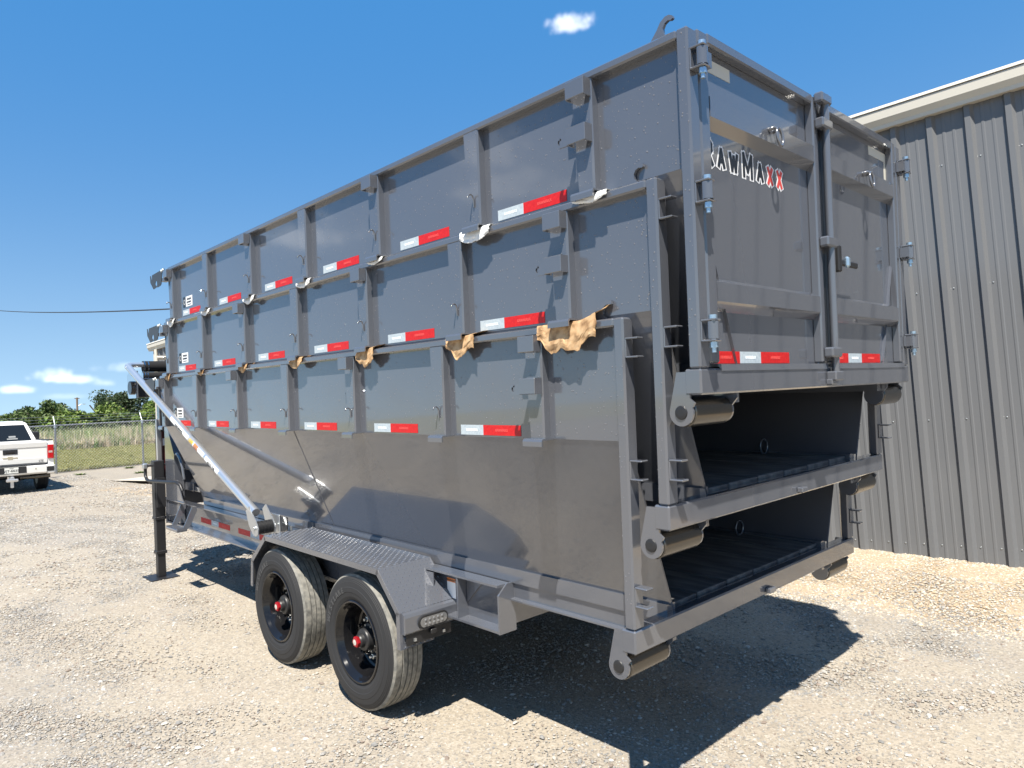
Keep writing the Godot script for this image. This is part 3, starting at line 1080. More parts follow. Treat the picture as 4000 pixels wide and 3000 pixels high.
func build_dumpster(i: int) -> void:
	var org: Vector3 = [Vector3(0, 0.8146, 0), Vector3(0.188, 1.341, 0), Vector3(0.352, 1.8662, 0)][i - 1]
	var label: String = ["grey steel dumpster at the bottom of the nested stack, on the trailer", "open-ended grey steel dumpster nested in the middle of the stack", "topmost grey steel dumpster of the stack with closed double rear doors"][i - 1]
	var d := thing("dumpster", at_trailer(org), label, "dumpster", "nested roll-off dumpsters")
	var XF := -5.905
	# side sheets: upright above, sloping inwards below
	both(d, "upper_side_panel", shared("up", func(): return bx(Vector3(XF, 0.866, -0.050), Vector3(-0.045, 1.345, -0.044))), M.paint)
	both(d, "lower_side_panel", shared("low", func():
		var m := MB.new()
		m.loft([Vector3(-0.03, 0.125, -0.318), Vector3(-0.03, 0.125, -0.312), Vector3(-5.66, 0.125, -0.312), Vector3(-5.66, 0.125, -0.318)],
			[Vector3(-0.03, 0.8665, -0.052), Vector3(-0.03, 0.8665, -0.0455), Vector3(XF, 0.8665, -0.0455), Vector3(XF, 0.8665, -0.052)])
		return m.mesh()), M.paint)
	part(d, "panel_seam", shared("seam", func(): return rod([Vector3(-3.055, 0.862, -0.0445), Vector3(-2.985, 0.135, -0.306)], 0.0018, 5)), M.paint)
	both(d, "top_rail", shared("rail", func(): return bx(Vector3(XF, 1.341, -0.075), Vector3(-0.05, 1.377, 0.0), 0.007)), M.paint)
	part(d, "front_top_rail", shared("frail", func(): return bx(Vector3(XF - 0.01, 1.341, -W + 0.076), Vector3(XF + 0.065, 1.377, -0.076), 0.006)), M.paint)
	part(d, "front_panel", shared("front", func():
		var m := MB.new()
		m.box(Vector3(XF + 0.003, 0.8668, -W + 0.0525), Vector3(XF + 0.009, 1.3405, -0.0525))
		m.loft([Vector3(-5.66, 0.125, -W + 0.32), Vector3(-5.668, 0.125, -W + 0.32), Vector3(-5.668, 0.125, -0.32), Vector3(-5.66, 0.125, -0.32)],
			[Vector3(XF + 0.01, 0.8665, -W + 0.0535), Vector3(XF + 0.002, 0.8665, -W + 0.0535), Vector3(XF + 0.002, 0.8665, -0.0535), Vector3(XF + 0.01, 0.8665, -0.0535)])
		return m.mesh()), M.paint)
	# bottom long rails: outer strip, web and flange
	both(d, "side_sill", shared("sill", func():
		return pris(zy([[-0.30, 0.128], [-0.30, 0.052], [-0.312, 0.046], [-0.312, -0.028], [-0.285, -0.032], [-0.285, -0.04], [-0.36, -0.04], [-0.36, 0.128]]), -5.64, -0.05, "zy")), M.paint)
	for k in 6:
		var z := -0.315 - k * 0.267
		part(d, "floor_board", shared("board%d" % (k % 3), func(): return bx(Vector3(-5.6, 0.088 + 0.002 * (k % 3), -0.258), Vector3(-0.075, 0.112 + 0.002 * (k % 3), 0.0), 0.004)), M.floor_board, sh(0, 0, z))
	part(d, "floor_pan", shared("pan", func(): return bx(Vector3(-5.6, 0.066, -W + 0.362), Vector3(-0.072, 0.086, -0.362))), M.paint)
	# rear frame
	both(d, "rear_post", shared("post", func(): return bx(Vector3(-0.052, 0.0985, -0.07), Vector3(0.0, 1.377, 0.0), 0.008)), M.paint)
	part(d, "rear_beam", shared("beam", func(): return bx(Vector3(-0.072, 0.0, -W), Vector3(0.0, 0.098, 0.0), 0.007)), M.paint)
	both(d, "rear_gusset", shared("gus", func(): return pris(zy([[-0.0705, 0.0985], [-0.322, 0.0985], [-0.056, 0.85], [-0.0705, 0.85]]), -0.034, -0.026, "zy")), M.paint)
	# roller ears and rollers under the rear corners
	var ear := shared("ear", func():
		var p := [[-0.108, 0.088], [-0.054, 0.088], [-0.054, -0.012], [-0.034, -0.030]]
		p.append_array(arc(-0.093, -0.066, 0.052, 20, -190, 16))
		return pris(xy(p), -0.014, -0.003, "xy"))
	both(d, "roller_ear", ear, M.paint)
	var ear2 := shared("ear2", func():
		var p := [[-0.16, 0.0], [-0.02, 0.0], [-0.02, -0.02]]
		p.append_array(arc(-0.093, -0.066, 0.052, 20, -200, 14))
		return pris(xy(p), -0.300, -0.289, "xy"))
	both(d, "roller_ear", ear2, M.paint)
	var rol := shared("roller", func():
		var m := MB.new()
		m.xf = sh(-0.093, -0.066, 0)
		m.lathe([Vector2(0.0, -0.018), Vector2(0.053, -0.018), Vector2(0.057, -0.023), Vector2(0.057, -0.279), Vector2(0.053, -0.285), Vector2(0.0, -0.285)], 28)
		return m.mesh())
	both(d, "roller", rol, M.roller_steel)
	var pin := shared("pin", func():
		var m := MB.new()
		m.xf = sh(-0.093, -0.066, 0)
		m.lathe([Vector2(0.0, 0.004), Vector2(0.014, 0.004), Vector2(0.025, 0.002), Vector2(0.028, -0.004)], 20)
		return m.mesh())
	both(d, "roller_pin", pin, M.black_plastic)
	# stakes with feet, pockets and tarp hooks
	for k in 7:
		var x: float = STAKE_X[k]
		var s := part(d, "side_stake", stake_mesh(), M.paint, sh(x))
		part(s, "stake_foot", foot_mesh(), M.paint)
		if k % 2 == 0:
			part(s, "stake_pocket", bracket_mesh(), M.paint, sh(0, 1.303, 0))
		if k < 6:
			part(s, "tarp_hook", shared("hook", func(): return rod([Vector3(-0.04, 0.963, 0.005), Vector3(-0.04, 1.002, 0.005), Vector3(-0.04, 1.018, 0.011), Vector3(-0.04, 1.025, 0.023), Vector3(-0.04, 1.021, 0.035), Vector3(-0.04, 1.008, 0.043)], 0.0045, 6)), M.paint)
		else:
			var lb := part(s, "stake_pocket", bracket_mesh(), M.paint, sh(0, 1.111, 0))
			part(lb, "strap_hook", shared("strap", func():
				return pris(xy([[-0.099, -0.037], [-0.150, -0.037], [-0.163, -0.028], [-0.167, -0.012], [-0.163, 0.004], [-0.153, 0.010], [-0.143, 0.006], [-0.145, -0.002], [-0.153, -0.002], [-0.156, -0.012], [-0.152, -0.022], [-0.142, -0.024], [-0.131, -0.020], [-0.129, 0.006], [-0.122, 0.014], [-0.099, 0.014]]), 0.036, 0.046, "xy")), M.paint)
		# the same stake on the far side
		var f := part(d, "side_stake", shared("stake_far", func(): return mirror_z(stake_mesh())), M.paint, sh(x))
		part(f, "stake_foot", shared("foot_far", func(): return mirror_z(foot_mesh())), M.paint)
		# tape in the bay in front of this stake
		if k > 0:
			var bay: float = STAKE_X[k - 1] + (0.085 if k == 6 else 0.155)
			tape(d, bay, 0.874, -0.0435, 0.179, 0.051, false)
			tape(d, bay + 0.179, 0.874, -0.0435, 0.275, 0.051, true)
	# claws on the top rails
	both(d, "rail_claw", shared("claw", func():
		var p := [[-0.192, 1.374], [-0.150, 1.420], [-0.132, 1.446], [-0.110, 1.459], [-0.092, 1.459], [-0.077, 1.450], [-0.075, 1.440], [-0.084, 1.436], [-0.098, 1.440], [-0.113, 1.433], [-0.122, 1.418], [-0.121, 1.402], [-0.112, 1.390], [-0.098, 1.374]]
		return pris(xy(p), -0.040, -0.026, "xy")), M.paint)
	# dark latch plate bolted to the front pocket
	var lp := part(d, "latch_plate", shared("latch", func():
		return pris(xy([[-6.309, 1.348], [-6.290, 1.344], [-6.271, 1.298], [-6.254, 1.299], [-6.246, 1.346], [-5.869, 1.360], [-5.862, 1.353], [-5.925, 1.330], [-5.962, 1.236], [-5.975, 1.216], [-6.005, 1.207], [-6.084, 1.202], [-6.102, 1.210], [-6.091, 1.244], [-6.099, 1.264], [-6.115, 1.273], [-6.137, 1.269], [-6.156, 1.249], [-6.144, 1.230], [-6.121, 1.223], [-6.122, 1.208], [-6.212, 1.199], [-6.306, 1.276]]), 0.036, 0.0405, "xy")), M.dark_plate)
	for q in [[-5.945, 1.345], [-5.90, 1.349]]:
		part(lp, "bolt", shared("latch_bolt", func():
			var m := MB.new()
			m.lathe([Vector2(0.0, 0.011), Vector2(0.010, 0.009), Vector2(0.013, 0.0)], 8)
			return m.mesh()), M.bolt, sh(q[0], q[1], 0.0405))
	part(d, "latch_bar", shared("latchbar", func(): return bx(Vector3(-6.0, 1.245, -0.02), Vector3(XF + 0.0, 1.275, 0.036))), M.paint)
	# dealer sticker in the first bay
	var stk := part(d, "dealer_sticker", bx(Vector3(-5.608, 0.951, -0.0438), Vector3(-5.368, 1.046, -0.0425)), M.white_print)
	part(stk, "sticker_band", bx(Vector3(-5.610, 0.950, -0.0426), Vector3(-5.540, 1.047, -0.0418)), M.black_print)
	var ring := MB.new()
	ring.xf = sh(-5.575, 0.998, -0.0416)
	ring.lathe([Vector2(0.019, 0.0006), Vector2(0.024, 0.0006)].slice(0), 20)
	part(stk, "emblem", ring.mesh(), M.white_print)
	words(stk, "lettering", "PREMIUM", 0.017, M.black_print, sh(-5.452, 1.018, -0.0418))
	words(stk, "lettering", "EQUIPMENT", 0.015, M.black_print, sh(-5.452, 0.990, -0.0418))
	part(stk, "print_line", bx(Vector3(-5.50, 0.962, -0.0426), Vector3(-5.405, 0.970, -0.0420)), M.black_print)
	# hinge lugs on the rear posts
	var lug := shared("lug", func():
		var m := MB.new()
		m.cbox(Vector3(0.0, -0.042, -0.052), Vector3(0.007, 0.042, -0.006), 0.003)
		m.cbox(Vector3(0.0, 0.034, -0.052), Vector3(0.062, 0.042, -0.006), 0.003)
		m.cbox(Vector3(0.0, -0.042, -0.052), Vector3(0.062, -0.034, -0.006), 0.003)
		return m.mesh())
	for y in [1.250, 0.752, 0.237]:
		part(d, "hinge_lug", lug, M.paint, sh(0, y, 0))
		part(d, "hinge_lug", shared("lug_far", func(): return mirror_z(lug)), M.paint, sh(0, y, 0))
	# latch socket on the beam and D-rings inside
	part(d, "beam_stop", shared("stop", func(): return bx(Vector3(0.0, 0.012, -1.145), Vector3(0.03, 0.038, -1.085), 0.004)), M.paint)
	if i < 3:
		for zz in [-0.40, -W + 0.40]:
			var tor := shared("dring", func():
				var p := []
				for q in 21:
					var a := TAU * q / 20.0
					p.append(Vector3(-0.55, 0.16 + sin(a) * 0.045, cos(a) * 0.045))
				return rod(p, 0.007, 6))
			part(d, "tie_ring", tor, M.paint, sh(0, 0.0, zz))
	else:
		build_doors(d)
	# rain drops on the near sheets
	var rr := RandomNumberGenerator.new()
	rr.seed = 60 + i
	var mm := MultiMesh.new()
	mm.transform_format = MultiMesh.TRANSFORM_3D
	mm.mesh = shared("drop", func():
		var m := MB.new()
		m.lathe([Vector2(0.0, 0.55), Vector2(0.5, 0.45), Vector2(0.87, 0.2), Vector2(1.0, -0.05)], 7)
		return m.mesh())
	mm.instance_count = 900
	for q in 900:
		var x := -pow(rr.randf(), 1.5) * 3.6 - 0.06
		var y := rr.randf_range(0.88, 1.33)
		var z := -0.044
		if q % 3 == 0:
			var st: float = STAKE_X[rr.randi() % 7]
			x = st - rr.randf_range(0.01, 0.085); z = 0.0
		elif q % 30 == 1:
			x = -rr.randf_range(0.008, 0.045); y = rr.randf_range(0.15, 1.36); z = 0.0
		var s := rr.randf_range(0.0012, 0.0034)
		mm.set_instance_transform(q, Transform3D(Basis().scaled(Vector3(s, s * rr.randf_range(1.0, 1.5), s)), Vector3(x, y, z)))
	var dr := MultiMeshInstance3D.new()
	dr.name = "rain_drops"
	dr.multimesh = mm
	dr.material_override = M.droplet
	d.add_child(dr, true)
	dr.set_meta("kind", "stuff")

func hat(y0: float, y1: float, z0: float, z1: float) -> ArrayMesh:   # pressed stiffener across a door
	return pris_x([[-0.040, y1 + 0.022], [0.0, y1], [0.0, y0], [-0.040, y0 - 0.034]], z0, z1)

func pris_x(pts: Array, z0: float, z1: float) -> ArrayMesh:          # [x, y] section along z
	return pris(xy(pts), z0, z1, "xy")

func build_doors(d: Node3D) -> void:
	for k in 2:
		var za := -0.074 if k == 0 else -1.178
		var zb := -1.112 if k == 0 else -2.160
		var dn := Node3D.new()
		dn.name = "rear_door"
		d.add_child(dn, true)
		part(dn, "door_sheet", bx(Vector3(-0.046, 0.10, zb + 0.02), Vector3(-0.040, 1.36, za - 0.02)), M.paint)
		part(dn, "door_stile", bx(Vector3(-0.044, 0.118, za - 0.068), Vector3(0.0, 1.388, za), 0.007), M.paint)
		part(dn, "door_stile", bx(Vector3(-0.044, 0.118, zb), Vector3(0.0, 1.388, zb + 0.05), 0.007), M.paint)
		part(dn, "door_top", bx(Vector3(-0.044, 1.348, zb + 0.0505), Vector3(0.001, 1.392, za - 0.0685), 0.006), M.paint)
		part(dn, "door_bottom", pris_x([[-0.044, 0.117], [0.001, 0.113], [0.004, 0.088], [-0.006, 0.088], [-0.006, 0.104], [-0.044, 0.104]], zb + 0.0, za - 0.07), M.paint)
		part(dn, "door_stiffener", hat(1.068, 1.145, zb + 0.0505, za - 0.0685), M.paint)
		part(dn, "door_stiffener", hat(0.356, 0.430, zb + 0.0505, za - 0.0685), M.paint)
		var tor := []
		var zc := -0.635 if k == 0 else -1.675
		for q in 21:
			var a := TAU * q / 20.0
			tor.append(Vector3(0.030 + sin(a * 0.5) * 0.012, 1.085 + sin(a + PI / 2) * 0.040, zc + cos(a + PI / 2) * 0.026))
		var tie := part(dn, "tie_ring", rod(tor, 0.0065, 7), M.paint)
		part(tie, "ring_loop", rod([Vector3(0.0, 1.122, zc - 0.022), Vector3(0.024, 1.124, zc - 0.02), Vector3(0.024, 1.124, zc + 0.02), Vector3(0.0, 1.122, zc + 0.022)], 0.009, 7), M.paint)
		# tape along the bottom and the pale strips at the top corner
		var z := -0.144 if k == 0 else -1.246
		tape(dn, -0.0398, 0.118, z, 0.215, 0.048, true, true)
		tape(dn, -0.0398, 0.118, z - 0.215, 0.176, 0.048, false, true)
		tape(dn, -0.0398, 0.118, z - 0.391, 0.262, 0.048, true, true)
		if k == 0:
			part(dn, "pale_decal", bx(Vector3(-0.0402, 1.270, -0.37), Vector3(-0.0385, 1.322, -0.143)), M.cream_decal)
		else:
			part(dn, "pale_decal", bx(Vector3(-0.0402, 1.276, -2.085), Vector3(-0.0385, 1.325, -1.86)), M.cream_decal)
			part(dn, "pale_decal", bx(Vector3(-0.0402, 1.17, -2.112), Vector3(-0.0385, 1.325, -2.086)), M.cream_decal)
		# hinge knuckles with bolts, between the lugs
		for y in [1.250, 0.752, 0.237]:
			var zz := -0.029 if k == 0 else -W + 0.029
			var kn := MB.new()
			kn.tube([Vector3(0.042, y - 0.032, zz), Vector3(0.042, y + 0.032, zz)], 0.022, 14)
			var kp := part(dn, "hinge_knuckle", kn.mesh(), M.paint)
			part(kp, "hinge_arm", bx(Vector3(0.0, y - 0.028, min(zz, za if k == 0 else zb) - 0.018), Vector3(0.044, y + 0.028, max(zz, za if k == 0 else zb) - 0.004)), M.paint)
			part(kp, "hinge_bolt", rod([Vector3(0.042, y - 0.082, zz), Vector3(0.042, y + 0.056, zz)], 0.009, 8), M.zinc_bolt)
			part(kp, "bolt_head", rod([Vector3(0.042, y + 0.043, zz), Vector3(0.042, y + 0.057, zz)], 0.016, 6), M.zinc_bolt)
			part(kp, "lock_nut", rod([Vector3(0.042, y - 0.064, zz), Vector3(0.042, y - 0.044, zz)], 0.016, 6), M.zinc_bolt)
	# lock rod between the doors with its guides, cams and ratchet handle
	var lk := Node3D.new()
	lk.name = "door_lock"
	d.add_child(lk, true)
	part(lk, "lock_rod", rod([Vector3(0.022, 0.03, -1.152), Vector3(0.022, 1.40, -1.152)], 0.018, 12), M.paint)
	part(lk, "centre_channel", bx(Vector3(-0.04, 0.11, -1.176), Vector3(-0.02, 1.385, -1.113)), M.black_paint)
	for y in [1.375, 1.255, 0.690, 0.165]:
		part(lk, "rod_guide", bx(Vector3(0.0, y - 0.024, -1.182), Vector3(0.046, y + 0.024, -1.072), 0.008), M.paint)
	part(lk, "rod_keeper", bx(Vector3(0.0, 0.030, -1.185), Vector3(0.048, 0.075, -1.09), 0.006), M.paint)
	part(lk, "handle_plate", bx(Vector3(0.0, 0.56, -1.262), Vector3(0.030, 0.69, -1.222), 0.006), M.black_plastic)
	part(lk, "lock_handle", bx(Vector3(0.012, 0.592, -1.46), Vector3(0.030, 0.622, -1.255), 0.006), M.black_plastic)
	part(lk, "padlock", bx(Vector3(0.018, 0.585, -1.335), Vector3(0.044, 0.64, -1.300), 0.010), M.zinc_bolt)
	# big maker's lettering across the left door
	var logo := Node3D.new()
	logo.name = "door_logo"
	d.add_child(logo, true)
	var zz := -0.150
	for g in [["R", 0.092, "k"], ["A", 0.066, "k"], ["W", 0.066, "k"], ["M", 0.092, "k"], ["A", 0.066, "k"], ["X", 0.066, "r"], ["X", 0.066, "r"]]:
		var high: float = g[1] * 0.98
		var low := 0.905 if high > 0.07 else 0.910
		part(logo, "lettering_outline", bars(g[0], high, 0.0175, 0.0), M.white_print, sh(-0.0392, low, zz))
		part(logo, "lettering", bars(g[0], high, 0.0095, 0.0), M.black_print if g[2] == "k" else M.red_print, sh(-0.0378, low, zz))
		zz -= high * {"R": 0.72, "A": 0.78, "W": 1.0, "M": 0.90, "X": 0.72}[g[0]] + 0.041
# ---------------------------------------------------------------- padding between the dumpsters
func drape(s: int, left: float, right: float, drop: float, ragged: float, ear: float) -> ArrayMesh:
	# a torn scrap lying over the rail: local x along the rail, y = 0 at the rail's top, z = 0 at its face
	var r := RandomNumberGenerator.new()
	r.seed = s
	var f := FastNoiseLite.new()
	f.seed = s
	f.frequency = 5.0
	f.fractal_octaves = 3
	var nx := 26
	var ny := 14
	var p := []
	for i in nx + 1:
		var t := float(i) / nx
		var x: float = lerp(-left, right, t)
		var edge: float = drop * (1.0 + ragged * f.get_noise_1d(x * 1.1) * 0.9) * (0.55 + 0.45 * sin(PI * clamp(t * 1.05, 0.0, 1.0))) + r.randf_range(-0.0015, 0.0015) * (1.0 + ragged)
		var row := []
		for j in ny + 1:
			var q := float(j) / ny
			var v: Vector3
			var cr := f.get_noise_2d(x * 2.2, q * 0.5) * (0.006 + ragged * 0.010)
			if q < 0.3:
				var a := q / 0.3
				v = Vector3(x, 0.005 + abs(cr) * 0.3, -0.055 + 0.060 * a)
				if ear > 0 and t > 0.72:
					v.y += (t - 0.72) / 0.28 * ear * (1.0 - a * 0.5)
					v.x += (t - 0.72) / 0.28 * 0.05
			else:
				var a := (q - 0.3) / 0.7
				v = Vector3(x + cr * 1.5, 0.004 - edge * a, 0.006 + 0.010 * sin(a * PI * 0.6) + cr * a)
				if ear > 0 and t > 0.72:
					v.y += (t - 0.72) / 0.28 * ear * (1.0 - a) * 0.5
				# under the foot's lip the scrap is pressed flat against the rail
				if x > -0.11 and x < 0.03 and a < 0.5:
					v.z = clamp(v.z, 0.006, 0.024)
				else:
					v.z = max(v.z, 0.005)
			row.append(v)
		p.append(row)
	var m := MB.new()
	var th := Vector3(0, -0.0012, -0.0025)
	for i in nx:
		for j in ny:
			m.quad(p[i][j + 1], p[i + 1][j + 1], p[i + 1][j], p[i][j])
			m.quad(p[i][j] + th, p[i + 1][j] + th, p[i + 1][j + 1] + th, p[i][j + 1] + th)
		m.quad(p[i][ny] + th, p[i + 1][ny] + th, p[i + 1][ny], p[i][ny])
	return m.mesh()

func build_padding() -> void:
	var ord := ["first", "second", "third", "fourth", "fifth", "sixth", "seventh"]
	# stakes are counted from the tarp end
	for k in 7:
		var drop: float = [0.070, 0.055, 0.060, 0.055, 0.035, 0.070, 0.040][k]
		var m := drape(300 + k, [0.135, 0.13, 0.135, 0.135, 0.12, 0.15, 0.115][k], [0.06, 0.06, 0.065, 0.065, 0.045, 0.075, 0.07][k], drop, 0.22, 0.0)
		var o := part(self, "foam_scrap", m, M.foam, at_trailer(Vector3(0.352 + STAKE_X[k], 1.341 + 1.378, 0.0)))
		tag(o, "white foam scrap under the topmost dumpster's %s stake from the tarp end" % ord[k], "padding", "white foam scraps on the middle dumpster's rail")
	for k in 7:
		var drop: float = [0.075, 0.055, 0.065, 0.075, 0.115, 0.105, 0.125][k]
		var lw: float = [0.10, 0.105, 0.11, 0.12, 0.125, 0.135, 0.20][k]
		var m := drape(400 + k, lw, [0.04, 0.03, 0.05, 0.075, 0.07, 0.09, 0.15][k], drop, 0.5, [0.0, 0.0, 0.0, 0.0, 0.02, 0.02, 0.075][k])
		var o := part(self, "cardboard_scrap", m, M.cardboard, at_trailer(Vector3(0.188 + STAKE_X[k], 0.8146 + 1.378, 0.0)))
		tag(o, "torn brown cardboard under the middle dumpster's %s stake from the tarp end" % ord[k], "cardboard", "torn cardboard on the bottom dumpster's rail")

# ---------------------------------------------------------------- trailer
func wheel(parent: Node3D, at: Transform3D, full: bool) -> void:
	# axis along z, outer face at z = 0, tyre reaches back to z = -0.235
	var w := Node3D.new()
	w.name = "wheel"
	w.transform = at
	parent.add_child(w, true)
	var R := 0.412
	var ty := part(w, "tyre", shared("tyre", func():
		var m := MB.new()
		m.lathe([Vector2(0.244, -0.030), Vector2(0.252, -0.012), Vector2(0.275, -0.003), Vector2(0.300, 0.0), Vector2(0.303, 0.002), Vector2(0.330, 0.002), Vector2(0.333, 0.0), Vector2(0.365, -0.004), Vector2(0.366, -0.006), Vector2(0.374, -0.008), Vector2(0.375, -0.010), Vector2(0.383, -0.012), Vector2(0.384, -0.014), Vector2(0.395, -0.020)], 72)
		m.lathe([Vector2(0.395, -0.215), Vector2(0.365, -0.231), Vector2(0.300, -0.235), Vector2(0.252, -0.222), Vector2(0.244, -0.205)], 72)
		return m.mesh()), M.rubber)
	part(ty, "tread", shared("tread", func():
		var m := MB.new()
		var pr := [Vector2(0.395, -0.020), Vector2(0.408, -0.030)]
		var ribs := [[-0.030, -0.070], [-0.077, -0.104], [-0.111, -0.138], [-0.145, -0.172], [-0.179, -0.210]]
		for q in ribs.size():
			var a: Array = ribs[q]
			var crown := 0.004 * (1.0 - pow((float(q) - 2.0) / 2.0, 2.0))
			if q > 0:
				pr.append(Vector2(R - 0.014, a[0]))
			pr.append(Vector2(R - 0.004 + crown, a[0]))
			pr.append(Vector2(R - 0.004 + crown, a[1]))
			if q < ribs.size() - 1:
				pr.append(Vector2(R - 0.014, a[1]))
		pr.append(Vector2(0.395, -0.217))
		m.lathe(pr, 72)
		m.xf = Transform3D.IDENTITY
		return m.mesh()), M.tread)
	var rim := part(w, "rim", shared("rim", func():
		var m := MB.new()
		m.lathe([Vector2(0.0, -0.128), Vector2(0.135, -0.128), Vector2(0.160, -0.134), Vector2(0.178, -0.146), Vector2(0.190, -0.140), Vector2(0.200, -0.085), Vector2(0.212, -0.045), Vector2(0.222, -0.030), Vector2(0.232, -0.012), Vector2(0.238, -0.004), Vector2(0.246, -0.003), Vector2(0.251, -0.008), Vector2(0.250, -0.020)], 64)
		return flip(m.mesh())), M.black_gloss)
	if not full:
		return
	var hub := part(w, "hub", shared("hub", func():
		var m := MB.new()
		m.lathe([Vector2(0.0, -0.022), Vector2(0.036, -0.022), Vector2(0.040, -0.030), Vector2(0.044, -0.050), Vector2(0.064, -0.055), Vector2(0.068, -0.062), Vector2(0.074, -0.100), Vector2(0.088, -0.104), Vector2(0.090, -0.127)], 32)
		return m.mesh()), M.black_plastic)
	part(hub, "hub_cap", shared("cap", func():
		var m := MB.new()
		m.lathe([Vector2(0.016, 0.0), Vector2(0.028, -0.001), Vector2(0.034, -0.006), Vector2(0.034, -0.024)], 6, false)
		return m.mesh()), M.red_cap)
	part(hub, "cap_window", shared("capw", func():
		var m := MB.new()
		m.lathe([Vector2(0.0, 0.002), Vector2(0.018, 0.0005)], 16)
		return m.mesh()), M.cream_decal)
	for q in 8:
		var an := TAU * (q + 0.3) / 8.0
		part(hub, "lug_nut", shared("nut", func():
			var m := MB.new()
			m.lathe([Vector2(0.0, 0.042), Vector2(0.008, 0.042), Vector2(0.010, 0.036), Vector2(0.011, 0.026), Vector2(0.017, 0.024), Vector2(0.017, 0.0)], 6, false)
			return m.mesh()), M.bolt if q % 2 == 0 else M.black_gloss, sh(cos(an) * 0.112, sin(an) * 0.112, -0.128))
	for q in 8:
		var an := TAU * (q + 0.5) / 8.0
		part(hub, "hub_bolt", shared("hbolt", func():
			var m := MB.new()
			m.lathe([Vector2(0.0, 0.010), Vector2(0.006, 0.009), Vector2(0.007, 0.0)], 6)
			return m.mesh()), M.bolt, sh(cos(an) * 0.080, sin(an) * 0.080, -0.103))
	# raised maker's name on the sidewall
	var txt := "WESTLAKE"
	for c in txt.length():
		var an := deg_to_rad(165.0 - c * 7.4)
		words(ty, "raised_letter", txt[c], 0.036, M.rubber_mark, Transform3D(Basis(Vector3(0, 0, 1), an - PI / 2), Vector3(cos(an) * 0.318, sin(an) * 0.318, 0.0028)))

func flip(m: ArrayMesh) -> ArrayMesh:     # turn the faces round
	var a := m.surface_get_arrays(0)
	var v: PackedVector3Array = a[Mesh.ARRAY_VERTEX]; var n: PackedVector3Array = a[Mesh.ARRAY_NORMAL]
	for i in range(0, v.size(), 3):
		var t := v[i + 1]; v[i + 1] = v[i + 2]; v[i + 2] = t
		var u := n[i + 1]; n[i + 1] = n[i + 2]; n[i + 2] = u
	for i in n.size(): n[i] = -n[i]
	a[Mesh.ARRAY_VERTEX] = v; a[Mesh.ARRAY_NORMAL] = n
	var o := ArrayMesh.new()
	o.add_surface_from_arrays(Mesh.PRIMITIVE_TRIANGLES, a)
	return o

func lozenges(m: MB, o: Vector3, u: Vector3, w: Vector3, nu: float, nw: float) -> void:
	# tread-plate pattern on a rectangle at o spanned by the unit directions u and w
	var nn := w.cross(u).normalized()
	var step := 0.026
	var i := 0
	var a := step * 0.5
	while a < nu:
		var b := step * 0.5
		var j := 0
		while b < nw:
			var c := o + u * a + w * b
			var s := 1.0 if (i + j) % 2 == 0 else -1.0
			var d := (u + w * s).normalized() * 0.0105
			var e := (u - w * s).normalized() * 0.0034
			var t := c + nn * 0.0036
			m.tri(c + d, c + e, t); m.tri(c + e, c - d, t); m.tri(c - d, c - e, t); m.tri(c - e, c + d, t)
			b += step; j += 1
		a += step; i += 1

